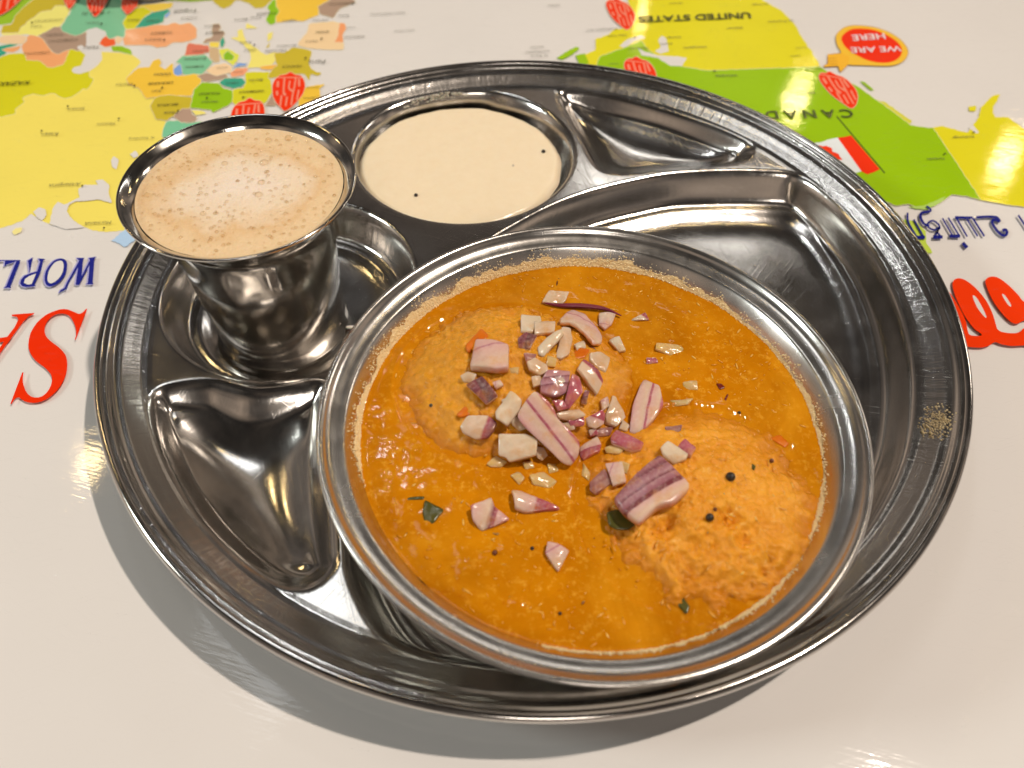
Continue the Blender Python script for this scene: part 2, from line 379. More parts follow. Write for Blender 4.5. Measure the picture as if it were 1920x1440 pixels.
# loudspeaker-like balloon
flat('printed_balloon', grow(spline(px('I290,330 330,230 450,130 620,85 850,90 1100,130 1350,220 1560,350 1680,480 1735,600 1700,720 1600,820 1430,880 1200,890 900,880 520,860 420,760 390,600 320,480'), 90), .7), 'A8884A')
flat('printed_balloon', grow(px('I130,665 385,635 560,700 540,860 480,920 385,1012 365,990 340,905 320,895 60,912 45,890 125,850'), .7), 'A8742A')
flat('printed_balloon', spline(px('I290,330 330,230 450,130 620,85 850,90 1100,130 1350,220 1560,350 1680,480 1735,600 1700,720 1600,820 1430,880 1200,890 900,880 520,860 420,760 390,600 320,480'), 90), 'FDBA33')
flat('printed_balloon', px('I130,665 385,640 560,700 540,860 480,920 385,1005 368,990 345,900 320,890 65,908 50,890 130,850'), 'FDB22E')
flat('printed_balloon', spline(px('I400,350 470,235 620,155 850,145 1100,185 1350,295 1530,425 1610,560 1585,690 1450,795 1230,830 950,785 700,672 490,520'), 80), 'F2310E')
for q in ('I140,740 300,735', 'I140,795 310,795', 'I140,850 330,850'): stroke('printed_line', px(q), .9, 'B8741A')
# leaf-shaped red pins with three letters, upside down like the map
PIN = px('J200,600 230,450 330,300 480,200 640,180 800,90 960,180 1150,220 1250,350 1290,600 1200,850 1050,1050 850,1260 620,1400 480,1290 330,1130 220,900')
PIN_L = [('360,282 700,275 1210,285', 2.0), ('385,400 370,600', 4.6), ('345,730 360,880', 4.2), ('605,300 575,640 575,860', 3.6), ('560,780 640,880', 4.8), ('500,880 455,1250', 3.4),
         ('690,920 640,1240', 3.4), ('785,390 750,610 800,700', 3.2), ('800,680 890,740', 4.4), ('985,300 930,620 870,900 830,1210', 3.2), ('1090,330 1100,575', 4.0), ('1085,690 1020,1030', 3.4)]
PA = px('J800,90 620,1400 200,600 1290,600')
def pin(top, bot, lef, rig, red='F5340C', line='FF8C6A'):
    dst = np.array([top, bot, lef, rig], float); src = np.c_[PA, np.ones(4)]
    T = np.linalg.lstsq(src, dst, rcond=None)[0]; k = math.sqrt(abs(np.linalg.det(T[:2])))
    m = lambda q: np.c_[q, np.ones(len(q))] @ T
    flat('printed_pin', grow(spline(m(PIN), 60), .9), 'F6C9A0'); flat('printed_pin', spline(m(PIN), 60), red)
    for q, wd in PIN_L: stroke('printed_pin', m(px(q, 'J')), wd * k, line)
pin((544.4, 135), (534.4, 207.8), (511, 163), (571.7, 163.3)); pin((1156.5, -4), (1174.7, 54.7), (1137.7, 16), (1189, 26))
pin((1555, 132.5), (1596, 202), (1540, 156), (1603.8, 168)); pin((1192.5, 106), (1212, 176), (1172, 130), (1229.5, 136))
pin((469.2, 185), (458, 262), (432.6, 215), (495, 210)); pin((20, -60), (2, 24), (-42, -16), (42, -14)); pin((136, -45), (130, 13), (118, -14), (149, -14))
pin((186, -44), (178, 27.5), (163, -6), (205, -8)); pin((246, -12), (239, 24), (228, 8), (258, 8))
# big lettering
NAVY = '23277A'; LAV = 'A9A0C4'; RED = 'F03008'
W_ = ['800,65 870,55 855,70 850,80 835,290 845,302 775,302 790,290 800,200 808,85', '690,65 760,65 748,85 735,230 700,310 680,305 712,90', '806,90 815,110 712,310 695,305',
      '712,90 715,130 620,290 600,345 530,382 545,355 580,335 600,290']
O_o = '400,250 420,170 480,95 550,70 595,90 605,140 590,210 540,280 470,320 420,310'; O_i = '427,250 442,180 490,110 545,90 566,105 572,150 556,210 516,262 465,293 437,284'
R_ = ['345,70 410,75 390,90 370,180 310,305 325,318 240,328 200,320 180,295 190,260 220,225 270,205 335,185 360,100', '250,90 300,60 290,90 270,190 262,205 265,180 255,110']
R_i = '215,290 225,255 260,230 325,205 285,300 250,305'
L_ = ['185,85 170,130 95,320 100,335 35,335 55,320 140,110 150,95 60,125 40,145 45,90 0,95 -60,95 -60,85']
def letter(polys, rnd=None):
    for s in polys:
        p = px(s, 'F'); p = spline(p, 60) if rnd else p
        flat('printed_lettering', grow(p + np.array([-2.0, .3]), .9), LAV)
    for s in polys:
        p = px(s, 'F'); p = spline(p, 60) if rnd else p
        flat('printed_lettering', p, NAVY)
letter(W_); letter([O_o], True); flat('printed_lettering', spline(px(O_i, 'F'), 50), M_TABLE); letter(R_); flat('printed_lettering', px(R_i, 'F'), M_TABLE); letter(L_)
flat('printed_lettering', px('F785,522 680,805 672,800 685,760 683,720 676,680 660,640 642,608 620,585 592,570 560,565 523,568 490,580 458,600 430,630 412,662 402,700 402,732 410,760 426,786 450,810 490,840 530,870 564,903 590,940 602,978 606,1020 604,1065 595,1110 577,1160 550,1210 514,1258 470,1300 428,1332 380,1355 335,1367 290,1370 252,1365 220,1355 195,1338 170,1320 145,1325 125,1345 105,1380 93,1378 '
     '200,1095 212,1095 205,1150 207,1188 215,1220 229,1258 250,1290 278,1312 310,1322 347,1321 380,1310 413,1285 440,1250 458,1212 468,1170 466,1138 455,1110 431,1080 400,1050 360,1021 320,990 292,957 270,920 257,880 255,840 261,790 275,740 299,694 330,650 368,613 410,580 454,557 500,540 541,528 580,525 612,530 640,540 675,556 710,570 735,562 750,550 772,525'), RED)
flat('printed_lettering', px('F105,575 310,560 300,575 260,590 210,640 0,925 -120,1080 -170,1080 -100,960 0,870 35,820 0,825 -60,830 -60,788 0,785 65,775 130,690 165,620 150,595 110,590'), RED)
for q, wd in (('958,252 985,243 1000,268 985,294 950,288 915,258 880,210 866,172 880,152 910,158 936,172', (6, 5, 5, 5, 5)), ('938,172 905,132 820,126 722,132', 4.6), ('690,140 795,302', 3.6), ('640,150 735,302', 3.2),
              ('530,132 690,135', 4.6), ('545,140 640,305', 3.2), ('470,135 570,300', 3.2), ('418,140 512,300', 3.2), ('482,300 578,302', 6), ('600,360 640,405', 6.5), ('335,310 420,308', 6.5),
              ('352,308 385,225 345,245 295,222 292,180 328,162 368,182 394,222 372,262 402,302', 3.4), ('300,212 250,188 222,132 232,92 280,82 312,72 300,48 275,30', (4, 5, 5, 4, 3)),
              ('180,312 262,312', 6.5), ('245,300 160,150', 3.2), ('182,302 112,180 104,90', (4, 4, 3.5)), ('1100,112 1152,190 1200,260', 3.6)):
    stroke('printed_lettering', px(q, 'G'), wd, '1E2272', n=8)
flat('printed_lettering', spline(px('G510,720 530,690 570,680 630,700 720,770 810,880 870,1000 900,1100 915,1140 960,1165 1060,1175 1120,1160 1152,1130 1300,1100 1300,1290 1152,1285 1050,1290 950,1275 890,1255 830,1290 750,1305 620,1290 560,1250 500,1100 420,900 455,790 520,860 590,980 630,1070 645,1150 660,1185 700,1198 775,1190 700,1130 620,1020 550,880 515,780'), 260), 'FD3A0A')
flat('printed_lettering', spline(px('G690,840 720,850 770,930 815,1030 790,1020 730,940'), 40), M_TABLE)
flat('printed_lettering', spline(px('G805,720 820,680 860,665 920,675 1010,740 1100,830 1152,890 1300,960 1260,1040 1152,1060 1090,1090 1030,1070 940,980 860,860'), 90), 'FD3A0A')
flat('printed_lettering', spline(px('G955,820 985,840 1030,910 1035,935 1010,920 970,860'), 40), M_TABLE)
# small type: runs from the right-hand point to the left-hand point, upside down
TXT = []
def text(body, a, b, h='3A3420', weight=0.0, shear=0.0):
    cu = bpy.data.curves.new('printed_lettering', 'FONT'); cu.body = body; cu.size = 1.0; cu.offset = weight; cu.shear = shear
    cu.materials.append(mat_print(h)); o = bpy.data.objects.new('printed_lettering', cu); COL.objects.link(o); o.parent = table
    TXT.append((o, onz([a], TZ + .0012)[0], onz([b], TZ + .0012)[0])); return o
text('UNITED STATES', (1407, 23), (1197, 31), '50501C', .022, .15); text('C A N A D A', (1597, 205), (1400, 209), '4C561A', .020, .1)
text('WE ARE', (1688, 86), (1594, 89), 'FBD9CF', .012, .25); text('HERE', (1659, 62), (1593, 66), 'FBD9CF', .012, .25)
text('KAZAKHSTAN', (58, 151), (-55, 156), '3C3A0E', .014, .2)
for body, x1, x0, y in (('UKRAINE', 326, 279, 152), ('Kyiv', 303, 285, 168), ('BELARUS', 335, 296, 193), ('Minsk', 334, 308, 208), ('POLAND', 413, 374, 172), ('Warsaw', 410, 378, 188), ('GERMANY', 496, 448, 168),
                        ('FRANCE', 566, 530, 121), ('SPAIN', 618, 593, 57), ('Madrid', 596, 574, 75), ('TURKEY', 325, 283, 58), ('Ankara', 305, 272, 71), ('ROMANIA', 383, 348, 122), ('ITALY', 481, 458, 91),
                        ('Rome', 472, 450, 77), ('I  R  A  N', 207, 156, 20), ('Tehran', 188, 162, 40), ('AFGHANISTAN', 117, 65, 35), ('Kabul', 79, 59, 47), ('TURKMENISTAN', 148, 92, 72), ('Ashgabat', 120, 86, 62),
                        ('UZBEKISTAN', 94, 46, 96), ('Samara', 160, 128, 201), ('Moscow', 217, 182, 229), ('Kazan', 111, 80, 248), ("Arkhangel'sk", 152, 92, 342), ('Murmansk', 210, 160, 414), ('Tbilisi', 188, 158, 85),
                        ('IRAQ', 262, 240, 35), ('SYRIA', 300, 275, 36), ('GREECE', 420, 386, 58), ('Athens', 412, 383, 46), ('MOROCCO', 666, 618, 3), ('TUNISIA', 520, 482, 22), ('MALTA', 465, 440, 34), ('Tunis', 492, 470, 30),
                        ('Algiers', 556, 530, 36), ('Paris', 612, 580, 111), ('Lisbon', 666, 650, 50), ('PORTUGAL', 684, 645, 66), ('HUNGARY', 428, 406, 125), ('AUSTRIA', 456, 438, 133), ('CZECH', 448, 424, 153),
                        ('BULGARIA', 390, 362, 93), ('Barcelona', 556, 520, 83), ('Marseille', 538, 498, 92), ('LONDON', 600, 570, 181), ('Edinburgh', 598, 575, 162), ('CYPRUS', 370, 340, 31), ('Bucharest', 388, 346, 107),
                        ('St. Petersburg', 290, 242, 256), ('Tripoli', 372, 328, 16), ('Gibraltar', 616, 585, 35), ('Rabat', 655, 635, 27), ('Berlin', 494, 468, 147), ('Odesa', 322, 290, 136), ('Kharkiv', 250, 218, 155),
                        ('New York', 1175, 1140, 64), ('Washington, D.C.', 1158, 1098, 52), ('Chicago', 1277, 1250, 68), ('Denver', 1392, 1362, 50), ('Minneapolis', 1324, 1282, 86), ('Houston', 1280, 1255, 4),
                        ('San Francisco', 1488, 1440, 37), ('Seattle', 1500, 1482, 103), ('Portland', 1512, 1492, 88), ('Vancouver', 1540, 1508, 127), ('Edmonton', 1528, 1494, 172), ('Winnipeg', 1382, 1342, 139),
                        ('Montreal', 1215, 1180, 88), ('Ottawa', 1160, 1142, 118), ('Anchorage', 1826, 1786, 254), ('Fairbanks', 1770, 1738, 295), ('St. Pierre', 1027, 995, 102), ('and Miquelon', 1031, 985, 94), ('(FRANCE)', 1020, 995, 86),
                        ('San Diego', 1440, 1410, 6), ('Boston', 1260, 1238, 80), ('Havana', 1050, 1028, 8), ('Madeira (PORTUGAL)', 760, 695, 22), ('Canary Islands', 778, 740, 55)):
    text(body, (x1, y), (x0, y + (x1 - x0) * .05), '4A4326' if body[:2].isupper() else '5A5340', .004 if body[:2].isupper() else 0, .1)
bpy.context.view_layer.update()
for o, a, b in TXT:
    d = b - a; L = float(np.hypot(d[0], d[1])); k = L / max(o.dimensions.x, 1e-4)
    o.location = a; o.scale = (k, k, k); o.rotation_euler = (0, 0, math.atan2(d[1], d[0]))
for x0, y0 in ((127, 199), (223, 222), (78, 245), (154, 348), (195, 427), (60, 42), (190, 44), (308, 74), (603, 72), (304, 164), (252, 160), (388, 183), (456, 182), (334, 207), (477, 84), (573, 108), (1826, 248), (1772, 288), (1190, 70), (1340, 133)):
    a = np.linspace(0, 2 * math.pi, 9)[:-1]; flat('printed_dot', np.c_[x0 + 2.2 * np.cos(a), y0 + 1.6 * np.sin(a)], '3A3420')

# ================================================================== compartment plate
DECK, FLOOR = .0135, -.0052
def sdf(P, poly):
    """distance inside (+) / outside (-) of a closed polygon"""
    a = poly; b = np.roll(poly, -1, 0); best = np.full(len(P), 1e9); ins = np.zeros(len(P), bool)
    for (x0, y0), (x1, y1) in zip(a, b):
        dx, dy = x1 - x0, y1 - y0; t = np.clip(((P[:, 0] - x0) * dx + (P[:, 1] - y0) * dy) / (dx * dx + dy * dy + 1e-18), 0, 1)
        best = np.minimum(best, (P[:, 0] - x0 - t * dx) ** 2 + (P[:, 1] - y0 - t * dy) ** 2)
        c = (y0 > P[:, 1]) != (y1 > P[:, 1])
        with np.errstate(divide='ignore', invalid='ignore'):
            ins ^= c & (P[:, 0] < (x1 - x0) * (P[:, 1] - y0) / (y1 - y0 if y1 != y0 else 1e-18) + x0)
    d = np.sqrt(best); return np.where(ins, d, -d)
def circle(cx, cy_, r, n=80):
    a = np.linspace(0, 2 * math.pi, n, endpoint=False); return np.c_[cx + r * np.cos(a), cy_ + r * np.sin(a)]
WELL_T = (-.0993, .0035, .0502); WELL_C = (-.0333, .0945, .0520)
tri_r = spline(onz(px('P1046,176 1082,164 1160,176 1260,204 1340,230 1398,252 1416,266 1402,296 1330,312 1240,319 1160,325 1120,312 1088,258'), DECK)[:, :2], 120)
tri_l = spline(onz(px('L186,235 225,175 290,145 420,132 560,163 700,150 780,135 815,170 828,400 845,650 838,760 740,832 600,815 430,705 300,560 205,390'), DECK)[:, :2], 130)
big = spline(onz(px('P940,437 1060,375 1180,340 1300,322 1480,325 1560,362 1605,411 1655,487 1690,570 1712,660 1716,760 1700,860 1656,960 1590,1060 1490,1160 1380,1235 1240,1290 1100,1320 960,1318 850,1288 750,1225 690,1150 655,1060 650,960 655,850 680,740 740,610 830,510'), DECK)[:, :2], 200)
WELLS = [(circle(*WELL_T), .0145, DECK - FLOOR), (circle(*WELL_C), .0150, .0150), (tri_r, .0260, .0130), (tri_l, .0310, .0150), (big, .0185, DECK - FLOOR)]
def smooth01(t): t = np.clip(t, 0, 1); return t * t * t * (t * (6 * t - 15) + 10)
prof_r = np.array([0, .1475, .1495, .1515, .1545, .1572, .1588, .1598, .1608, .1616, .1625, .1640, .1652])
prof_z = np.array([DECK, DECK, .01365, .0141, .0156, .0171, .01755, .0180, .0193, .0198, .0199, .0201, .0200])
def wells(P):
    drop = np.zeros(len(P)); near = np.full(len(P), -1.0)
    for poly, wd, dp in WELLS:
        s = sdf(P, poly); t_ = np.clip((s + .0016) / wd, 0, 1); near = np.maximum(near, s)
        drop = np.maximum(drop, dp * (np.sin(np.pi / 2 * smooth01(t_) ** .62)))
    return drop, near
GN = 300; _g = np.linspace(-.155, .155, GN); _gx, _gy = np.meshgrid(_g, _g, indexing='ij')
_gd = wells(np.c_[_gx.ravel(), _gy.ravel()])[0].reshape(GN, GN)
_kx = np.arange(-24, 25); _kw = np.exp(-.5 * (_kx * (_g[1] - _g[0]) / .0072) ** 2); _kw /= _kw.sum()
_gd = np.apply_along_axis(lambda q: np.convolve(q, _kw, 'same'), 0, _gd); _gd = np.apply_along_axis(lambda q: np.convolve(q, _kw, 'same'), 1, _gd)
def soft(P):
    u = np.clip((P + .155) / .31 * (GN - 1), 0, GN - 1.001); i = u.astype(int); f = u - i
    a, b = i[:, 0], i[:, 1]; fx, fy = f[:, 0], f[:, 1]
    return (_gd[a, b] * (1 - fx) * (1 - fy) + _gd[a + 1, b] * fx * (1 - fy) + _gd[a, b + 1] * (1 - fx) * fy + _gd[a + 1, b + 1] * fx * fy)
def plate_z(X, Y):
    P = np.c_[np.ravel(X), np.ravel(Y)]; r = np.hypot(P[:, 0], P[:, 1])
    z = np.interp(r, prof_r, prof_z); drop, near = wells(P)
    m_ = smooth01((near - .0025) / .010); drop = drop * (1 - m_) + soft(P) * m_
    fade = smooth01((.1515 - r) / .008)
    return z - drop * fade
rad = np.r_[np.linspace(.0008, .146, 250), np.linspace(.1466, .1652, 60)]
NA = 720; th = np.linspace(0, 2 * math.pi, NA, endpoint=False)
RR, TT = np.meshgrid(rad, th, indexing='ij'); PX_, PY_ = RR * np.cos(TT), RR * np.sin(TT)
PZ = plate_z(PX_, PY_).reshape(PX_.shape)
# press marks: very slight unevenness of the sheet
wave = np.array([fbm(a * 22, b * 22, 1.7, 3) for a, b in zip(PX_[::2, ::2].ravel(), PY_[::2, ::2].ravel())]).reshape(PX_[::2, ::2].shape)
wave = np.repeat(np.repeat(wave, 2, 0), 2, 1)[:PX_.shape[0], :PX_.shape[1]]
k_ = np.ones(5) / 5
wave = np.apply_along_axis(lambda q: np.convolve(np.r_[q[-2:], q, q[:2]], k_, 'valid'), 1, wave)
wave = np.apply_along_axis(lambda q: np.convolve(np.r_[q[:1], q[:1], q, q[-1:], q[-1:]], k_, 'valid'), 0, wave)
PZ = PZ + wave * .00008 * np.clip((.1600 - RR) / .01, 0, 1)
V = np.c_[PX_.ravel(), PY_.ravel(), PZ.ravel()]; n0 = len(rad)
Fq = [(i * NA + j, (i + 1) * NA + j, (i + 1) * NA + (j + 1) % NA, i * NA + (j + 1) % NA) for i in range(n0 - 1) for j in range(NA)]
V = np.vstack([V, [[0, 0, float(plate_z(np.array([0.]), np.array([0.]))[0])]]]); Fq += [(len(V) - 1, j, (j + 1) % NA) for j in range(NA)]
M_PLATE = mat_steel('plate_steel', (.62, .595, .565), (.12, .22), radial=(.1495, .1585, .13), scratch=1.2, ripple=.01)
plate = obj('thali_plate', mesh('thali_plate', V, Fq), M_PLATE)
tag(plate, 'large round stainless steel compartment plate standing on the printed table', 'plate')
bead = []
for a in np.linspace(0, 2 * math.pi, 15)[:-1]: bead.append((.1640 + .0017 * math.cos(a), .0190 + .0017 * math.sin(a)))
M_RIM = mat_steel('rim_steel', (.60, .57, .54), (.10, .18), scratch=.6, ripple=.05)
obj('rolled_rim', lathe('rolled_rim', bead + bead[:1], 360), M_RIM, plate)

# white dip left in the round well nearest the far edge
def disc(name, r, zf, nr=60, na=200, c=(0, 0)):
    v = [(c[0], c[1], zf(c[0], c[1], 0))]; f = []
    for i in range(1, nr + 1):
        for j in range(na):
            a = 2 * math.pi * j / na; q = r * i / nr if np.ndim(r) == 0 else r[j] * i / nr
            x_, y_ = c[0] + q * math.cos(a), c[1] + q * math.sin(a); v.append((x_, y_, zf(x_, y_, i / nr)))
    for j in range(na): f.append((0, 1 + j, 1 + (j + 1) % na))
    for i in range(nr - 1):
        for j in range(na):
            a, b = 1 + i * na + j, 1 + i * na + (j + 1) % na; f.append((a, a + na, b + na, b))
    return mesh(name, v, f)
t = NT('coconut_dip'); c = t.coord('Object')
t.l(t.mix(t.noise(c, 180, 5, .7), srgb('F7E8CC'), srgb('EFDBB8')), t.b.inputs['Base Color'])
t.set(Roughness=.22, Subsurface_Weight=.25, Subsurface_Scale=.004, Subsurface_Radius=(1, .8, .5)); t.l(t.bump(t.noise(c, 420, 5, .65), .16, .0005), t.b.inputs['Normal'])
CZ = .0114
cc = onz([(863, 303)], CZ)[0]
cr = [.0478 + .0007 * math.sin(2 * a + 1) + .0006 * fbm(3 * math.cos(a), 3 * math.sin(a), 5) for a in np.linspace(0, 2 * math.pi, 200, endpoint=False)]
dip = obj('coconut_dip', disc('coconut_dip', cr, lambda x_, y_, q: CZ + .00022 * fbm(x_ * 70, y_ * 70, 2) - .0025 * max(0, (q - .93) / .07) ** 2, c=(cc[0], cc[1])), t.m)
tag(dip, 'smooth cream white dip filling the round plate well at the top', 'dip')
# smear of dip on the wall of the well
t = NT('dip_smear'); c = t.coord('Object'); t.set(Roughness=.3, Subsurface_Weight=.2, Subsurface_Scale=.002)
t.l(t.mix(t.noise(c, 300, 4), srgb('E6DAC6'), srgb('C4B8A4')), t.b.inputs['Base Color'])
sv = []; sf = []
def blob(v, f, c3, r3, rot=0.0, seg=6, tilt=None):
    """small rounded lump: squashed octahedral ball"""
    k = len(v); ca, sa = math.cos(rot), math.sin(rot)
    pts = [(0, 0, 1), (1, 0, 0), (0, 1, 0), (-1, 0, 0), (0, -1, 0), (.7, .7, 0), (-.7, .7, 0), (-.7, -.7, 0), (.7, -.7, 0), (0, 0, -1),
           (.5, 0, .75), (0, .5, .75), (-.5, 0, .75), (0, -.5, .75)]
    for p in pts:
        x_, y_, z_ = p[0] * r3[0], p[1] * r3[1], p[2] * r3[2]
        q = Vector((x_ * ca - y_ * sa, x_ * sa + y_ * ca, z_))
        if tilt is not None: q = tilt @ q
        v.append((c3[0] + q.x, c3[1] + q.y, c3[2] + q.z))
    order = [1, 5, 2, 6, 3, 7, 4, 8]
    for i in range(8): f.append((k + 9, k + order[(i + 1) % 8], k + order[i]))
    up = {1: 10, 5: 10, 2: 11, 6: 11, 3: 12, 7: 12, 4: 13, 8: 13}
    for i in range(8):
        a, b = order[i], order[(i + 1) % 8]
        if up[a] == up[b]: f.append((k + a, k + b, k + up[a]))
        else: f.append((k + a, k + b, k + up[b], k + up[a]))
    for i in range(4): f.append((k + 0, k + 10 + i, k + 10 + (i + 1) % 4))
_bl = []
for i in range(2200):
    a = random.choice([random.gauss(1.8, .8), random.gauss(.3, .5)]); q = WELL_C[2] - random.uniform(.0018, .0058)
    _bl.append((WELL_C[0] + q * math.cos(a), WELL_C[1] + q * math.sin(a)))
_bl = np.array(_bl)
for (x_, y_), z_ in zip(_bl, plate_z(_bl[:, 0], _bl[:, 1])):
    if z_ < CZ: continue
    s_ = random.uniform(.0003, .0011); blob(sv, sf, (x_, y_, z_ + .0001), (s_, s_ * random.uniform(.5, 1), .00022), random.uniform(0, 6))
o = obj('dip_smear', mesh('dip_smear', sv, sf), t.m, dip); o['kind'] = 'stuff'

# ================================================================== steel tumbler with frothy coffee
TC = (-.1035, -.0045); TB = -.0064
M_TUM = mat_steel('tumbler_steel', (.66, .63, .585), (.08, .15), scratch=.5, ripple=.03)
tum = empty('tumbler', (TC[0], TC[1], TB)); tag(tum, 'flared stainless steel tumbler of frothy coffee standing in the round plate well', 'tumbler')
outer = [(.0, .0016), (.0232, .0016), (.0243, .0022), (.0248, .0040), (.0251, .0100), (.0257, .0200), (.0264, .0300), (.0271, .0400), (.0279, .0500), (.0286, .0570), (.0295, .0620), (.0308, .0660), (.0328, .0695), (.0352, .0724), (.0374, .0742)]
lip = [(.0383, .0747), (.0389, .0753), (.0388, .0758), (.0381, .0759)]
inner = [(.0368, .0750), (.0352, .0736), (.0338, .0716), (.0318, .0690), (.0302, .0660), (.0290, .0625), (.0281, .0570), (.0274, .0500), (.0266, .0400), (.0250, .0100), (.0240, .0035), (0, .0030)]
def dense(p, k=4, kr=1.0):
    p = np.array(p); return [(float(q[0]) * kr, float(q[1])) for q in openline(p, k)]
obj('tumbler_body', lathe('tumbler_body', dense(outer + lip[:2], 4, 1.03), 160), M_TUM, tum)
obj('tumbler_lining', lathe('tumbler_lining', dense(lip[1:] + inner, 4, 1.03), 160), M_TUM, tum)
t = NT('coffee_foam'); c = t.coord('Object')
vor = t.n('TexVoronoi'); vor.inputs['Scale'].default_value = 900; t.l(c, vor.inputs['Vector'])
vor2 = t.n('TexVoronoi'); vor2.inputs['Scale'].default_value = 420; t.l(c, vor2.inputs['Vector'])
gx = t.n('VectorMath', operation='LENGTH'); mp = t.coord('Object', scale=(1.0, 1.25, 0)); t.l(mp, gx.inputs[0])
rr = t.math('ADD', t.math('MULTIPLY', gx.outputs['Value'], 28.0), t.math('MULTIPLY', t.math('SUBTRACT', t.noise(c, 48, 5, .6), .5), 1.0))
colr = t.ramp(rr, [(.10, srgb('F2E2D0')), (.55, srgb('EFDBBF')), (.80, srgb('E6C496')), (.95, srgb('ECD0A6'))])
colr = t.mix(t.ramp(vor.outputs['Distance'], [(.0, (.18, .18, .18, 1)), (.35, (0, 0, 0, 1))]), colr, srgb('C89A66'))
t.l(colr, t.b.inputs['Base Color']); t.set(Roughness=.28, Subsurface_Weight=.3, Subsurface_Scale=.002, Subsurface_Radius=(1, .7, .4))
b = t.bump(vor.outputs['Distance'], .28, .0005); b = t.bump(vor2.outputs['Distance'], .35, .0006, b); t.l(b, t.b.inputs['Normal'])
FZ = .0657
cof = empty('coffee', (TC[0], TC[1], FZ)); tag(cof, 'frothy tan milk coffee filling the steel tumbler to its rim', 'coffee')
obj('foam', disc('foam', .0352, lambda x_, y_, q: .0006 * (1 - q * q) + .00018 * fbm(x_ * 140, y_ * 140, 3) + .0004 * max(0, (q - .94) / .06) ** 2, 70, 200), t.m, cof)
t = NT('bubble_film'); mixs = t.n('MixShader'); tr = t.n('BsdfTransparent'); gl = t.n('BsdfGlossy'); gl.inputs['Roughness'].default_value = .04
tr.inputs['Color'].default_value = (.98, .94, .88, 1); fr = t.n('LayerWeight'); fr.inputs['Blend'].default_value = .25
t.l(t.math('MULTIPLY', fr.outputs['Fresnel'], .40), mixs.inputs[0]); t.l(tr.outputs[0], mixs.inputs[1]); t.l(gl.outputs[0], mixs.inputs[2]); t.l(mixs.outputs[0], t.o.inputs[0])
M_BUB = t.m
bub = lathe('bubble', [(1.0, -.05), (.97, .18), (.88, .36), (.72, .52), (.48, .64), (.22, .70), (0, .72)], 18)
bub.materials.append(M_BUB)
for i, (bx, by, br) in enumerate([(495, 305, 1.5), (503, 262, 1.1), (541, 258, 1.3), (490, 342, 1.2), (485, 365, 1.3), (380, 400, .9), (275, 364, .8), (376, 362, .8), (421, 306, 1.0), (456, 305, .8), (600, 292, .7), (575, 265, .6), (535, 350, .8), (460, 318, .9),
                                  (500, 322, .8), (425, 378, .7), (345, 365, .6), (298, 366, .6), (352, 296, .6), (535, 400, .7), (560, 395, .6), (430, 405, .6), (330, 425, .6), (290, 400, .6), (618, 330, .6), (512, 368, .6), (480, 290, .9), (372, 366, .6), (455, 400, .7), (590, 390, .6)]):
    p = onz([(bx, by)], FZ + .0006)[0]; o = obj('bubble', bub, None, cof); r_ = br * .0011
    o.location = (p[0] - TC[0], p[1] - TC[1], .0004); o.scale = (r_, r_, r_)
sv, sf = [], []
for i in range(300):
    a = random.uniform(0, 6.283); q = .0340 * math.sqrt(random.random()); s_ = random.choice([.0003, .0004, .0005, .0007])
    blob(sv, sf, (q * math.cos(a), q * math.sin(a), .0006 * (1 - (q / .0342) ** 2) + .00005), (s_, s_, s_ * .8))
o = obj('froth', mesh('froth', sv, sf), M_BUB, cof); o['kind'] = 'stuff'

# ================================================================== serving bowl
BC = (.0178, -.0760)
M_BOWL = mat_steel('bowl_steel', (.70, .675, .64), (.18, .30), scratch=1.0, ripple=.03)
bowl = empty('serving_bowl', (BC[0], BC[1], 0)); tag(bowl, 'wide stainless steel bowl of orange lentil stew set in the big plate compartment', 'bowl')
o_prof = [(0, -.0049), (.040, -.0049), (.046, -.0038), (.055, .0050), (.0655, .0185), (.0722, .0272), (.0760, .0322), (.0790, .0353), (.0815, .0368), (.0838, .0380), (.0855, .0391)]
l_prof = [(.0861, .0397), (.0863, .0403), (.0858, .0408), (.0850, .0408)]
i_prof = [(.0842, .0402), (.0834, .0392), (.0822, .0383), (.0806, .0377), (.0793, .0374), (.0783, .0370), (.0773, .0358), (.0759, .0336), (.0741, .0304), (.0700, .0252), (.0635, .0170), (.0535, .0050), (.0450, -.0028), (.040, -.0039), (0, -.0039)]
obj('bowl_body', lathe('bowl_body', dense(o_prof + l_prof[:2]), 220), M_BOWL, bowl)
obj('bowl_lining', lathe('bowl_lining', dense(l_prof[1:] + i_prof), 220), M_BOWL, bowl)
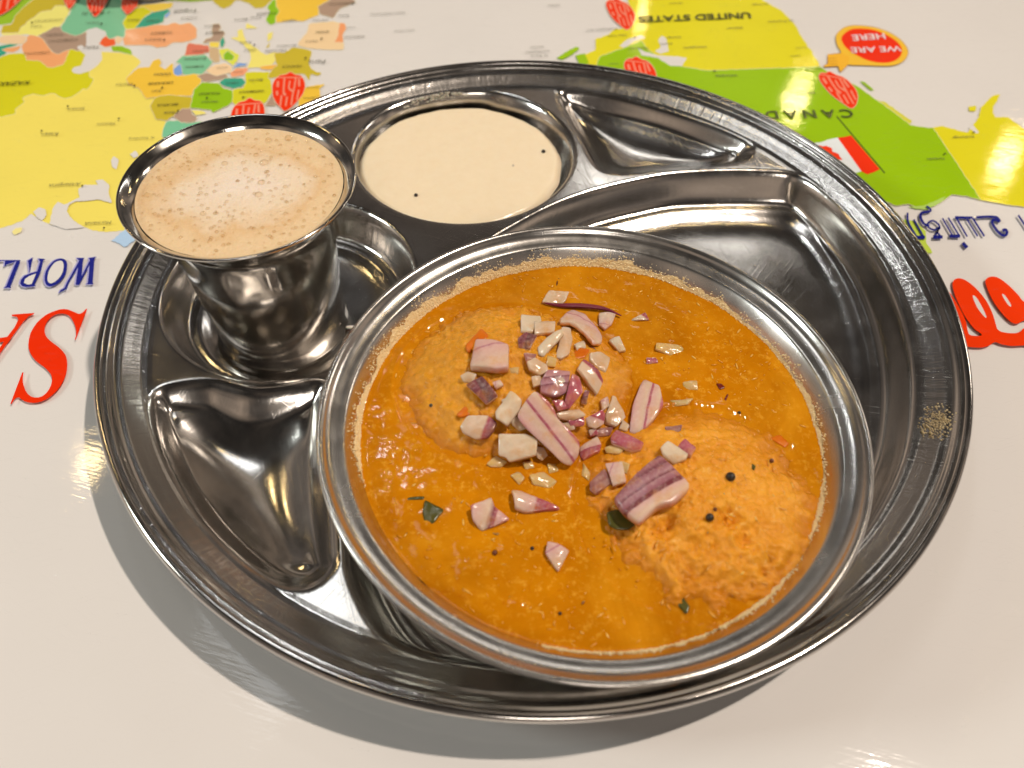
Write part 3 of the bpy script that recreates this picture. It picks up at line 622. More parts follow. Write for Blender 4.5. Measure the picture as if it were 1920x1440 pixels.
# foam residue of the stew on the wall above the liquid
t = NT('stew_residue'); c = t.coord('Object'); t.set(Roughness=.08, IOR=1.6)
t.l(t.mix(t.noise(c, 700, 2), srgb('FFF6D6'), srgb('EBC878')), t.b.inputs['Base Color'])
sv, sf = [], []
ipr = np.array(i_prof)[::-1]; 
def wall_r(z): return float(np.interp(z, ipr[4:, 1], ipr[4:, 0]))
def dens(a):
    a = (math.degrees(a) + 360) % 360
    if a < 15: return .55
    if a < 40: return .6
    if a < 75: return .75
    if a < 178: return 1.0
    if a < 200: return 1.0 - (a - 178) / 30
    if a < 258: return .06
    if a < 275: return .5
    return .62
for i in range(21000):
    a = random.uniform(0, 2 * math.pi); d_ = dens(a) * (.75 + .5 * noise.noise(Vector((3 * math.cos(a), 3 * math.sin(a), 4))) + .55 * noise.noise(Vector((26 * math.cos(a), 26 * math.sin(a), 7))))
    if random.random() > d_: continue
    z = .0300 + min(.0068, .0030 * d_ * abs(random.gauss(0, 1)))
    r_ = wall_r(z) - .00005; s_ = random.choice([.0001, .00014, .00018, .00026, .0004])
    blob(sv, sf, (r_ * math.cos(a), r_ * math.sin(a), z), (s_, s_ * random.uniform(.5, 1), s_ * .7), random.uniform(0, 6))
o = obj('stew_residue', mesh('stew_residue', sv, sf), t.m, bowl); o['kind'] = 'stuff'
t = NT('residue_film'); c = t.coord('Object'); t.set(Roughness=.4)
t.l(t.mix(t.noise(c, 900, 3), srgb('FFF3CC'), srgb('E4BC6C')), t.b.inputs['Base Color']); t.l(t.bump(t.noise(c, 1400, 3), 1.0, .0008), t.b.inputs['Normal'])
fv = []; ffc = []; nA = 900
for j in range(nA):
    a = 2 * math.pi * j / nA; d_ = dens(a) * (.8 + .5 * noise.noise(Vector((3 * math.cos(a), 3 * math.sin(a), 4))) + .5 * noise.noise(Vector((14 * math.cos(a), 14 * math.sin(a), 2)))) * (.9 + .15 * noise.noise(Vector((60 * math.cos(a), 60 * math.sin(a), 1))))
    hh = max(0, .0052 * (d_ - .10))
    for k in range(4):
        z = .0301 + hh * k / 3; r_ = wall_r(z) - .00012 * (1 if k < 3 else .2); fv.append((r_ * math.cos(a), r_ * math.sin(a), z))
for j in range(nA):
    for k in range(3): j2 = (j + 1) % nA; ffc.append((j * 4 + k, j * 4 + k + 1, j2 * 4 + k + 1, j2 * 4 + k))
obj('residue_film', mesh('residue_film', fv, ffc), t.m, bowl)

# ================================================================== lentil stew and the two soaked cakes
LZ = .0302
IDL = []   # centre x, y, radii, height above liquid
for p, a, b, hgt in (((962, 700), .0405, .0355, .0128), ((1322, 935), .0395, .0380, .0085)):
    q = onz([p], LZ + .004)[0]; IDL.append((q[0], q[1], a, b, hgt))
def dome(i, x_, y_):
    cx, cy_, a, b, h = IDL[i]; q = ((x_ - cx) / a) ** 2 + ((y_ - cy_) / b) ** 2
    return (1 - q ** .9) if q < 1 else -q
CEX = (.95, 1.05)
def food_h(x_, y_):
    z = LZ
    for i in range(2):
        d = dome(i, x_, y_)
        if d > 0: z = max(z, LZ - .0015 + (IDL[i][4] + .0015) * d ** CEX[i])
    return z
t = NT('lentil_stew'); c = t.coord('Object')
base = t.mix(t.ramp(t.noise(c, 45, 5, .6), [(.22, (0, 0, 0, 1)), (.72, (1, 1, 1, 1))]), srgb('B86A04'), srgb('DE900C'))
base = t.mix(t.ramp(t.noise(c, 480, 4, .7), [(.53, (0, 0, 0, 1)), (.68, (.65, .65, .65, 1))]), base, srgb('F2B23A'))
base = t.mix(t.ramp(t.noise(c, 90, 4, .7, 1.5), [(.62, (0, 0, 0, 1)), (.75, (.6, .6, .6, 1))]), base, srgb('B85A0A'))
base = t.mix(t.ramp(t.noise(c, 16, 4, .6), [(.35, (0, 0, 0, 1)), (.7, (.6, .6, .6, 1))]), base, srgb('9C5C06'))
base = t.mix(t.ramp(t.noise(c, 24, 5, .65, .8), [(.50, (0, 0, 0, 1)), (.75, (.55, .55, .55, 1))]), base, srgb('E6A020'))
t.l(base, t.b.inputs['Base Color']); t.set(Roughness=.07, Subsurface_Weight=.15, Subsurface_Scale=.003, Subsurface_Radius=(1, .45, .1), IOR=1.34, Specular_IOR_Level=.4)
b = t.bump(t.ramp(t.noise(c, 75, 3, .5), [(.55, (0, 0, 0, 1)), (.8, (1, 1, 1, 1))]), .22, .0010); b = t.bump(t.noise(c, 330, 4, .65), .05, .0006, b); t.l(b, t.b.inputs['Normal'])
M_STEW = t.m
LUMPS = [(random.uniform(-.066, .066), random.uniform(-.066, .066), random.uniform(.00015, .0005), random.uniform(.0009, .0022)) for _ in range(80)]
for _p in ((790, 848), (872, 888), (905, 905), (802, 984), (868, 1028), (915, 1047), (888, 1062), (1100, 690), (970, 1130), (700, 800)):
    _q = onz([_p], LZ)[0]; LUMPS.append((_q[0] - BC[0], _q[1] - BC[1], .0006, .0012))
def stew_z(x_, y_, q):
    X, Y = x_ + BC[0], y_ + BC[1]
    z = LZ + .00022 * fbm(x_ * 90, y_ * 90, 1, 3) + .0006 * max(0, (q - .965) / .035) ** 2
    for lx, ly, lh, ls in LUMPS:
        e2 = ((x_ - lx) ** 2 + (y_ - ly) ** 2) / (ls * ls)
        if e2 < 9: z += lh * math.exp(-.5 * e2)
    for i in range(2):
        d = -dome(i, X, Y)
        if d > 0: z += .0006 * math.exp(-(math.sqrt(max(d, 1)) - 1) * 12)
    return z
stew = obj('lentil_stew', disc('lentil_stew', .0744, stew_z, 160, 360), M_STEW); stew.location = (BC[0], BC[1], 0)
tag(stew, 'thick glossy orange lentil stew filling the steel bowl', 'stew')
t = NT('lentil_fleck'); c = t.coord('Object'); t.set(Roughness=.3)
t.l(t.ramp(t.noise(c, 160, 1), [(.3, srgb('E2A030')), (.5, srgb('DA8E18')), (.66, srgb('F0C460')), (.74, srgb('6A320C'))]), t.b.inputs['Base Color'])
sv, sf = [], []
for i in range(1300):
    a = random.uniform(0, 6.283); q = .0728 * math.sqrt(random.random()); x_, y_ = q * math.cos(a), q * math.sin(a)
    z = food_h(x_ + BC[0], y_ + BC[1]) + .00005; s_ = random.choice([.00018, .00025, .0003, .0004, .0006])
    blob(sv, sf, (x_, y_, z), (s_ * random.uniform(.8, 2.6), s_ * .55, s_ * .35), random.uniform(0, 6))
o = obj('lentil_fleck', mesh('lentil_fleck', sv, sf), t.m, stew); o['kind'] = 'stuff'

def cake_mat(dark, light, pale, rg):
  t = NT('soaked_cake'); c = t.coord('Object')
  base = t.mix(t.ramp(t.noise(c, 75, 8, .75), [(.34, (0, 0, 0, 1)), (.64, (1, 1, 1, 1))]), srgb(dark), srgb(light))
  base = t.mix(t.ramp(t.noise(c, 40, 3, .5, 1.0), [(.62, (0, 0, 0, 1)), (.78, (.45, .45, .45, 1))]), base, srgb('D8720C'))
  base = t.mix(t.ramp(t.noise(c, 500, 3, .6), [(.58, (0, 0, 0, 1)), (.75, (.6, .6, .6, 1))]), base, srgb(pale))
  gp = t.n('NewGeometry'); sz = t.n('SeparateXYZ'); t.l(gp.outputs['Position'], sz.inputs[0])
  hz = t.math('ADD', t.math('MULTIPLY', t.math('SUBTRACT', sz.outputs[2], LZ), 250.0), t.math('MULTIPLY', t.math('SUBTRACT', t.noise(c, 90, 5, .7), .5), 1.3))
  base = t.mix(t.ramp(hz, [(.10, (1, 1, 1, 1)), (.85, (0, 0, 0, 1))]), base, srgb('CC7E08'))
  t.l(base, t.b.inputs['Base Color']); t.set(Roughness=rg, Subsurface_Weight=.25, Subsurface_Scale=.003, Subsurface_Radius=(1, .65, .25), Specular_IOR_Level=.35)
  b = t.bump(t.noise(c, 300, 6, .75), .6, .0011); b = t.bump(t.noise(c, 900, 3, .6), .3, .0004, b); t.l(b, t.b.inputs['Normal'])
  return t.m
M_CAKES = [cake_mat('CC860E', 'EAA42A', 'F6C264', .16), cake_mat('DC8C0A', 'F3AC34', 'FACA74', .18)]
PITS = [onz([q], .036)[0] for q in ((1372, 972), (1362, 985), (1395, 1010), (1250, 985), (1290, 1050))]
def cake(i, label, rough):
    cx, cy_, a, b, h = IDL[i]; v = []; f = []; nr, na = 130, 340
    for s in range(nr + 1):
        q = s / nr
        for j in range(na):
            an = 2 * math.pi * j / na; wob = 1 + .10 * fbm(1.6 * math.cos(an), 1.6 * math.sin(an), 9 + i, 3) + rough * .05 * fbm(7 * math.cos(an), 7 * math.sin(an), 2 + i, 3)
            x_, y_ = cx + a * q * wob * math.cos(an), cy_ + b * q * wob * math.sin(an)
            z = LZ - .0015 + (h + .0015) * max(0, 1 - q ** 1.8) ** CEX[i] - .002 * max(0, (q - .93) / .07)
            rough_ = rough; 
            if i == 1: rough_ = rough * (.35 + 1.5 * max(0, min(1, .45 - .55 * (y_ - cy_) / b - .25 * (x_ - cx) / a)))
            z += rough_ * .0011 * fbm(x_ * 170, y_ * 170, 4 + i, 4) + (.0003 + .0004 * rough_) * fbm(x_ * 420, y_ * 420, 1 + i, 4)
            if i == 1:
                for k, P in enumerate(PITS):
                    z -= (.0030, .0022, .0016, .0018, .0014)[k] * math.exp(-((x_ - P[0]) ** 2 + (y_ - P[1]) ** 2) / (2 * (.0017 + .0008 * (k > 2)) ** 2))
                lowleft = max(0, -(x_ - cx) / a * .6 - (y_ - cy_) / b * .8 - .25); z -= .004 * lowleft * (1 + .9 * fbm(x_ * 110, y_ * 110, 7, 3))
            v.append((x_ - cx, y_ - cy_, z))
    for s in range(nr):
        for j in range(na):
            j2 = (j + 1) % na; f.append((s * na + j, (s + 1) * na + j, (s + 1) * na + j2, s * na + j2))
    o = obj('soaked_cake', mesh('soaked_cake', v, f), M_CAKES[i]); o.location = (cx, cy_, 0)
    return tag(o, label, 'cake', 'soaked rice cakes in the stew')
cake(0, 'smooth domed rice cake soaked in stew under the heap of chopped onion', .95)
cake(1, 'broken crumbly rice cake in stew carrying the black mustard seeds', 1.0)

# ================================================================== chopped red onion
def onion_mat(name, stops, side=None, vein=0.0, rough=.16):
    t = NT(name); uv = t.n('UVMap'); uv.uv_map = 'peel'; sep = t.n('SeparateXYZ'); t.l(uv.outputs[0], sep.inputs[0])
    c = t.coord('Object'); n1 = t.noise(c, 220, 3)
    u = t.math('ADD', sep.outputs[0], t.math('MULTIPLY', t.math('SUBTRACT', n1, .5), .05))
    col = t.ramp(u, stops)
    if vein:
        st = t.noise(t.coord('Object', scale=(500, 120, 120), rot=(0, 0, .8)), 1.0, 2)
        col = t.mix(t.math('MULTIPLY', st, vein * .5), col, srgb('A85A74'))
    if side is not None:
        fac = t.ramp(sep.outputs[1], [(.10, (0, 0, 0, 1)), (.30, (1, 1, 1, 1))]); col = t.mix(fac, col, side)
    col = t.mix(t.math('MULTIPLY', t.noise(t.coord('Object', scale=(150, 900, 300), rot=(0, 0, .5)), 1.0, 3), .30), col, srgb('C9A08C'))
    col = t.mix(t.ramp(t.noise(c, 150, 4, .6), [(.54, (0, 0, 0, 1)), (.74, (.55, .55, .55, 1))]), col, srgb('E09A3A'))
    wet = t.math('ADD', sep.outputs[1], t.math('MULTIPLY', t.math('SUBTRACT', t.noise(c, 260, 3), .5), .9))
    col = t.mix(t.ramp(wet, [(.30, (0, 0, 0, 1)), (.80, (.85, .85, .85, 1))]), col, srgb('D98A22'))
    col = t.mix(t.ramp(t.noise(c, 900, 2), [(.45, (0, 0, 0, 1)), (.8, (.22, .22, .22, 1))]), col, srgb('F4E4DA'))
    t.l(col, t.b.inputs['Base Color']); t.set(Roughness=rough, Subsurface_Weight=.6, Subsurface_Scale=.005, Subsurface_Radius=(1, .7, .6), IOR=1.40, Transmission_Weight=.10)
    b = t.bump(t.noise(c, 300, 4, .6), .20, .0006); b = t.bump(t.noise(c, 1600, 2), .12, .0002, b); t.l(b, t.b.inputs['Normal']); return t.m
FL = srgb('E9CCB0'); FL2 = srgb('DDB890'); PK = srgb('E3B8B0'); MAU = srgb('A86E7A'); PUR = srgb('5E1A34'); MAG = srgb('A63A58'); LIN = srgb('6E2442'); YEL = srgb('E8B864')
OM = {'pale': onion_mat('onion_pale', [(0, FL), (.6, FL2), (1, FL)], None, .10),
      'white': onion_mat('onion_white', [(0, srgb('EFDBC2')), (1, srgb('E6CCA8'))], None, .04),
      'pink': onion_mat('onion_pink', [(0, PK), (.24, PK), (.28, srgb('B8728A')), (.33, PK), (.8, FL), (1, PK)], None, .25),
      'stripe': onion_mat('onion_stripe', [(0, MAU), (.22, srgb('C99AA0')), (.26, LIN), (.31, MAU), (.47, srgb('C090A0')), (.52, LIN), (.57, MAU), (.80, srgb('C08A98')), (1, PUR)], None, .2),
      'skin': onion_mat('onion_skin', [(0, PUR), (.45, srgb('7A2440')), (.5, srgb('4A1228')), (1, PUR)], FL, .1, .14),
      'magenta': onion_mat('onion_magenta', [(0, MAG), (.5, srgb('BC5A72')), (1, MAG)], PK, .2),
      'edge': onion_mat('onion_edge', [(0, FL), (.66, FL), (.74, MAG), (1, PUR)], None, .12),
      'edgem': onion_mat('onion_edge_magenta', [(0, FL), (.48, PK), (.54, MAG), (1, srgb('B04A62'))], None, .12),
      'faint': onion_mat('onion_faint', [(0, YEL), (.5, srgb('E2B878')), (1, YEL)], None, .05, .16),
      'mauve': onion_mat('onion_mauve', [(0, srgb('8E5A5C')), (.5, srgb('A8746A')), (1, srgb('7A3E48'))], None, .2),
      'heart': onion_mat('onion_heart', [(0, srgb('C88A94')), (.10, PK), (.40, FL), (.47, PK), (.50, MAG), (.55, srgb('B86078')), (.58, PK), (.86, FL), (.93, srgb('B86078')), (1, MAG)], None, .22),
      'chunk': onion_mat('onion_chunk', [(0, PUR), (.10, MAU), (.20, LIN), (.24, srgb('9A6070')), (.36, srgb('B48490')), (.42, LIN), (.45, srgb('B48490')), (.56, srgb('9A5A70')), (.60, srgb('6A1030')), (.67, srgb('741436')), (.70, PK), (.86, FL), (1, PK)], None, .15),
      'shell': onion_mat('onion_shell', [(0, MAG), (.08, PK), (.45, FL), (.58, srgb('7A1E40')), (.66, MAG), (.70, PK), (1, srgb('C88A90'))], None, .2)}
ON_GROUP = 'chopped red onion scattered over the stew'
def onion(s, style, ang, thick, lift, label, tilt=None, curve=0.0, tagk='H'):
    p = px(s, tagk); p = resample(p, 52)
    # round the corners a little
    p = .15 * np.roll(p, 1, 0) + .7 * p + .15 * np.roll(p, -1, 0)
    c0 = p.mean(0); z = LZ + .003; th_ = thick * .00068
    R_ = random.Random(zlib.crc32(s.encode()))
    curve = curve or R_.uniform(.6, 1.7) * min(1.5, max(.4, (p.max(0) - p.min(0)).max() / 60))
    for _ in range(6):
        q = onz([c0], z)[0]; z = food_h(q[0], q[1]) + th_ * .75 + lift * .001
    e_ = .003; gx_ = (food_h(q[0] + e_, q[1]) - food_h(q[0] - e_, q[1])) / (2 * e_); gy_ = (food_h(q[0], q[1] + e_) - food_h(q[0], q[1] - e_)) / (2 * e_)
    tx_, ty_ = tilt if tilt else (R_.uniform(-.16, .16), R_.uniform(-.22, .08))
    n = Vector((-gx_ * .7 + tx_, -gy_ * .7 + ty_, 1)).normalized()
    w3 = onplane(p, q, n); cen = w3.mean(0); N = np.array(n)
    d2 = np.array([math.cos(math.radians(ang)), math.sin(math.radians(ang))])
    uu = (p - c0) @ d2; u0, u1 = uu.min(), uu.max(); uu = (uu - u0) / (u1 - u0 + 1e-9)
    side2 = (p - c0) @ np.array([-d2[1], d2[0]]); sm = np.abs(side2).max() + 1e-9
    v = []; uvs = []; k = len(p)
    rings = [(.18, 0), (.36, 0), (.54, 0), (.70, 0), (.86, 0), (.965, -.012), (1.0, -.07), (1.015, -.35), (1.0, -.65), (.985, -.88), (.93, -1.0), (.5, -1.0)]
    ph = R_.uniform(0, 50)
    for sc_, dz in rings:
        for i in range(k):
            b_ = cen + (w3[i] - cen) * sc_
            bend = curve * .001 * ((side2[i] * sc_ / sm) ** 2 - .4)
            jit = .00040 * fbm(b_[0] * 260, b_[1] * 300, ph + dz * 3, 2)
            v.append(b_ + N * (dz * th_ - bend + jit * (1 if dz > -.5 else .6))); uvs.append((uu.mean() + (uu[i] - uu.mean()) * sc_, -dz))
    v.append(cen + N * (curve * .0004)); uvs.append((float(uu.mean()), 0)); v.append(cen - N * th_); uvs.append((float(uu.mean()), 1))
    f = []
    for r_ in range(len(rings) - 1):
        for i in range(k):
            j = (i + 1) % k; f.append((r_ * k + i, r_ * k + j, (r_ + 1) * k + j, (r_ + 1) * k + i))
    top, bot = len(v) - 2, len(v) - 1; lr = (len(rings) - 1) * k
    for i in range(k):
        j = (i + 1) % k; f.append((top, j, i)); f.append((bot, lr + i, lr + j))
    v = np.array(v) - cen
    me = mesh('onion_piece', v, f); ul = me.uv_layers.new(name='peel')
    for lp in me.loops: ul.data[lp.index].uv = uvs[lp.vertex_index]
    bm = bmesh.new(); bm.from_mesh(me); bmesh.ops.recalc_face_normals(bm, faces=bm.faces); bm.to_mesh(me); bm.free()
    o = obj('onion_piece', me, OM[style]); o.location = cen
    return tag(o, label, 'onion piece', ON_GROUP)
ONIONS = [
 ('570,70 682,78 662,130 620,160 530,135', 'pale', 0, 2.4, .4, 'translucent pale onion dice farthest from the viewer, above the thin purple strip'),
 ('1010,240 1060,225 1110,198 1132,235 1070,243', 'edge', -60, 1.4, 0, 'small purple-tipped onion shred right of the thin purple strip end'),
 ('410,205 520,215 526,250 490,262 480,300 410,295', 'white', 0, 3.2, .6, 'pale cream onion dice left of a slimmer ochre one near the top'),
 ('485,245 605,240 600,300 490,310', 'pale', 0, 2.6, 1.2, 'slim ochre-tinged onion dice overlapping a cream one near the top'),
 ('392,345 440,305 502,320 480,362 462,400 400,388', 'skin', 20, 2.6, .4, 'dark purple onion bit just below the two cream dice'),
 ('505,390 560,325 640,292 652,318 572,402 540,440 510,430', 'white', -45, 2.6, 1.2, 'curved white onion sliver slanting up to the right near the top'),
 ('640,280 692,280 702,350 682,430 642,450 606,432 624,380', 'pale', 80, 3.0, .8, 'upright pale onion sliver right of the curved white one'),
 ('635,215 690,175 760,210 800,255 872,312 872,345 820,362 760,310 690,252 640,240', 'pink', 120, 2.6, 1.6, 'long pinkish onion strip with purple edge slanting down right near the top'),
 ('850,195 945,200 922,260 882,295 850,265', 'pink', -80, 2.2, .5, 'pink translucent onion chip under the right end of the thin purple strip'),
 ('905,350 965,325 1000,410 962,416', 'white', 60, 2.2, .3, 'small white onion wedge alone right of the long pinkish strip'),
 ('155,350 250,352 338,366 337,500 270,516 120,490', 'pink', 75, 5.2, .8, 'big blocky pink-white onion cube at the upper left of the heap'),
 ('68,555 110,525 160,545 140,590 85,585', 'pale', 0, 2.4, .2, 'pale onion chip tucked behind the dark red-purple square'),
 ('98,600 190,550 278,660 210,706', 'skin', -30, 3.0, 1.0, 'dark red-purple glossy onion square at the left of the heap'),
 ('428,425 500,430 482,470 446,480', 'mauve', 0, 2.0, .6, 'small mauve onion tip joined to a pale chip below the dark purple bit'),
 ('445,475 492,448 560,490 562,530 520,546 460,512', 'pale', 30, 2.6, 1.0, 'rounded pale onion chip above the striped mauve piece'),
 ('330,512 400,500 392,545 345,547', 'faint', 0, 1.6, -.4, 'faint pale onion chip half sunk right of the blocky pink cube'),
 ('560,520 690,525 686,570 662,650 602,676 530,640 524,580', 'stripe', 85, 4.6, 1.0, 'striped mauve onion piece in the middle with purple layer lines'),
 ('700,540 742,560 762,640 720,690 682,742 655,710 680,600', 'magenta', 70, 3.4, 1.8, 'shiny magenta onion lump right of the striped mauve piece'),
 ('588,690 650,688 672,738 620,752', 'magenta', 0, 2.2, 2.0, 'little pink onion nub below the striped mauve piece'),
 ('750,690 770,634 796,640 786,675 780,712 755,706', 'skin', 90, 2.0, 1.2, 'tiny dark purple onion shard right of the shiny magenta lump'),
 ('800,425 860,414 916,450 890,532 850,510 800,460', 'pale', 40, 3.0, .6, 'pale onion dice behind the purple-faced wedge at the upper right of the heap'),
 ('735,510 770,452 842,520 876,580 846,656 790,600', 'edge', -40, 3.4, 1.4, 'pink onion wedge with a dark purple face pointing down right'),
 ('782,392 805,388 832,408 825,416', 'skin', 0, .8, .2, 'tiny dark purple onion sliver above the purple-faced wedge'),
 ('265,755 350,630 416,690 402,740 332,826 270,792', 'white', -50, 3.8, 1.4, 'white upright onion dice left of the largest pink piece'),
 ('350,800 385,780 442,850 402,862 362,832', 'pale', 30, 2.6, .4, 'pale onion scrap in the gap beside the largest pink piece'),
 ('394,765 440,690 490,634 560,690 600,740 612,790 720,898 742,925 735,1000 690,1062 640,1040 560,960 440,850 392,792', 'heart', -38, 5.0, 3.2, 'largest pink onion piece with magenta seam on top of the heap'),
 ('68,840 110,775 220,773 272,812 256,862 220,902 150,906 80,872', 'edge', 20, 3.4, .6, 'translucent onion dice with purple right edge at the far left of the heap'),
 ('284,880 440,878 502,910 496,1000 342,1036 325,1010 284,1000', 'white', 10, 4.4, 1.4, 'big plain white onion block at the front left of the heap'),
 ('218,1050 270,1000 332,1040 300,1066 240,1066', 'faint', 0, 2.0, -.2, 'yellowish onion scrap sunk beneath the plain white block'),
 ('500,950 540,960 562,1002 530,1032 500,1012', 'pale', 0, 2.6, .6, 'pale onion scrap right of the plain white block'),
 ('610,765 740,735 772,780 700,806 622,792', 'pale', 0, 2.6, 1.6, 'pale onion slab lying over the magenta-fronted chip in the middle'),
 ('674,806 766,780 766,832 690,838', 'magenta', 0, 2.2, 1.4, 'magenta-fronted onion chip right of the largest pink piece'),
 ('775,792 868,744 886,770 880,822 830,852 790,840', 'edgem', -70, 3.0, .8, 'pale onion chip with magenta top edge in the middle right'),
 ('890,772 930,660 950,664 996,790 950,836 900,812', 'pale', 50, 3.2, 1.0, 'tall pale triangular onion piece in the middle right'),
 ('1020,855 1040,720 1100,560 1190,600 1212,720 1150,800 1075,866', 'heart', 12, 4.0, .6, 'large fan-shaped pale onion piece with purple lines at the right'),
 ('740,955 840,890 862,930 852,972 760,1020 740,1000', 'edgem', 70, 3.2, .8, 'onion chip with pale top and magenta front below the middle'),
 ('915,902 950,848 1102,930 1086,965 1040,967 920,922', 'magenta', 20, 2.8, .8, 'bright magenta oblong onion chip right of the middle'),
 ('800,880 850,850 932,838 912,888 840,896', 'mauve', 0, 1.8, 0, 'dull mauve onion scrap half sunk behind the bright magenta chip'),
 ('880,962 930,936 990,970 962,992 890,986', 'faint', 0, 1.6, -.3, 'faint yellowish onion scrap sunk below the bright magenta chip'),
 ('1195,958 1240,915 1352,990 1340,1022 1270,1042 1210,992', 'white', 30, 3.2, .6, 'pale oblong onion dice touching the small magenta cube at the right'),
 ('1294,945 1335,903 1396,950 1366,1000 1330,982', 'magenta', 40, 3.0, 1.2, 'small magenta onion cube at the far right of the heap'),
 ('1118,450 1170,448 1182,480 1120,482', 'magenta', 0, 1.2, -.1, 'tiny reddish onion fleck floating above the fan-shaped piece'),
 ('1175,365 1332,380 1326,450 1250,436 1168,402', 'faint', 10, 2.0, -.5, 'yellow translucent onion slab sunk in the stew at upper right'),
 ('1320,592 1400,575 1406,632 1330,632', 'faint', 10, 1.8, -.5, 'yellow onion square sunk in the stew right of the fan-shaped piece'),
 ('1248,692 1380,680 1352,712 1280,722', 'faint', 0, 1.6, -.2, 'thin pale yellow onion sliver lying right of the fan-shaped piece'),
 ('1220,842 1318,826 1310,862 1240,876', 'mauve', 0, 1.4, -.3, 'mauve onion scrap sunk in stew above the pale oblong dice'),
 ('795,1152 880,1075 922,1150 830,1216 800,1200', 'mauve', 130, 3.0, .2, 'brownish mauve onion dice left of the small pinkish white one'),
 ('884,1045 980,1033 1002,1150 930,1166', 'pink', 20, 2.6, 1.0, 'pinkish white onion dice leaning on the biggest striped chunk'),
 ('962,1030 1022,1048 1004,1100 985,1090', 'faint', 0, 1.6, .2, 'faint onion scrap right behind the pinkish white dice'),
 ('935,1230 1060,1105 1190,990 1270,1060 1362,1150 1345,1192 1270,1262 1180,1282 1078,1372 985,1300', 'chunk', 58, 6.5, 1.2, 'biggest onion chunk, purple striped top and white front, at the right'),
 ('360,1192 400,1182 470,1225 560,1268 628,1308 440,1312 380,1292', 'edgem', 10, 3.0, .2, 'onion wedge half white half magenta floating at the front'),
 ('128,1285 200,1255 245,1228 262,1290 346,1362 280,1390 190,1422 140,1362', 'shell', 15, 3.4, .2, 'cupped onion shell with purple rim at the front left of the stew'),
 ('K1262,340 1320,352 1382,390 1355,440 1320,506 1275,440 1250,400', 'pink', 60, 3.0, .2, 'lone pink onion chip nearest the viewer'),
 ('460,1112 540,1090 612,1150 582,1190 480,1162', 'faint', 10, 2.2, -.4, 'glassy onion lump half sunk in front of the plain white block'),
 ('352,1112 400,1085 432,1130 402,1162', 'faint', 0, 2.0, -.4, 'small glassy onion lump sunk left of a larger glassy one'),
 ('300,690 345,668 362,700 322,728', 'pale', 20, 2.0, .3, 'small pale onion crumb between the dark square and the white upright dice'),
 ('600,560 640,548 660,590 618,604', 'pink', 30, 2.2, 2.6, 'pink onion crumb lying on the striped mauve piece'),
 ('470,560 522,552 530,600 482,612', 'pale', 60, 2.2, .5, 'pale onion crumb left of the striped mauve piece'),
 ('560,440 612,452 604,500 556,492', 'faint', 20, 1.8, .1, 'glassy onion crumb below the upright pale sliver'),
 ('712,372 762,352 778,392 730,412', 'white', -20, 2.2, .4, 'white onion crumb below the long pinkish strip'),
 ('860,690 900,668 912,720 872,748', 'pink', 80, 2.2, .8, 'pink onion crumb left of the tall triangular piece'),
 ('640,820 700,812 716,852 660,866', 'pale', 10, 2.2, 1.0, 'pale onion crumb wedged right of the largest pink piece'),
 ('790,860 832,848 846,884 806,896', 'edgem', 40, 2.0, .5, 'magenta-edged onion crumb above the pale-topped chip'),
 ('985,800 1022,832 1004,866 962,848', 'pale', 40, 2.0, .4, 'pale onion crumb at the foot of the fan-shaped piece'),
 ('420,1040 472,1032 486,1070 436,1084', 'faint', 10, 1.8, -.1, 'glassy onion crumb in front of the plain white block, nearest its right end'),
 ('560,1050 612,1046 622,1088 572,1096', 'faint', 10, 1.8, -.1, 'glassy onion crumb below the tip of the largest pink piece'),
 ('250,590 292,572 312,606 268,624', 'pink', 0, 2.0, .5, 'pink onion crumb right of the dark red-purple square'),
 ('760,1042 800,1100 792,1142 750,1112', 'faint', 90, 1.6, -.4, 'faint upright onion scrap sunk below the largest pink piece')]
for it in ONIONS: onion(*it[:6], tagk='H')
# thin peel strip
p = openline(px('H540,142 620,156 760,160 880,176 976,216'), 8)
L_n = len(p); vv = []; 
for i, q in enumerate(p):
    for _ in range(1):
        b0 = onz([q], LZ + .005)[0]; zz = food_h(b0[0], b0[1]) + .0012; b0 = onz([q], zz)[0]; wd = .0011 * math.sin(math.pi * (i + .4) / (L_n)) + .0002
    for dx, dz in ((-1, 0), (0, .9), (1, 0), (0, -.9)): vv.append((b0[0], b0[1] + dx * wd, zz + dz * wd * .8))
ff = [(i * 4 + k, i * 4 + (k + 1) % 4, (i + 1) * 4 + (k + 1) % 4, (i + 1) * 4 + k) for i in range(L_n - 1) for k in range(4)]
t = NT('onion_peel'); t.set(Roughness=.25); t.l(t.mix(t.noise(t.coord('Object'), 400, 2), PUR, srgb('8A3A46')), t.b.inputs['Base Color'])
tag(obj('onion_strip', mesh('onion_strip', vv, ff), t.m), 'thin dark purple onion strip curving across the far end of the heap', 'onion strip')

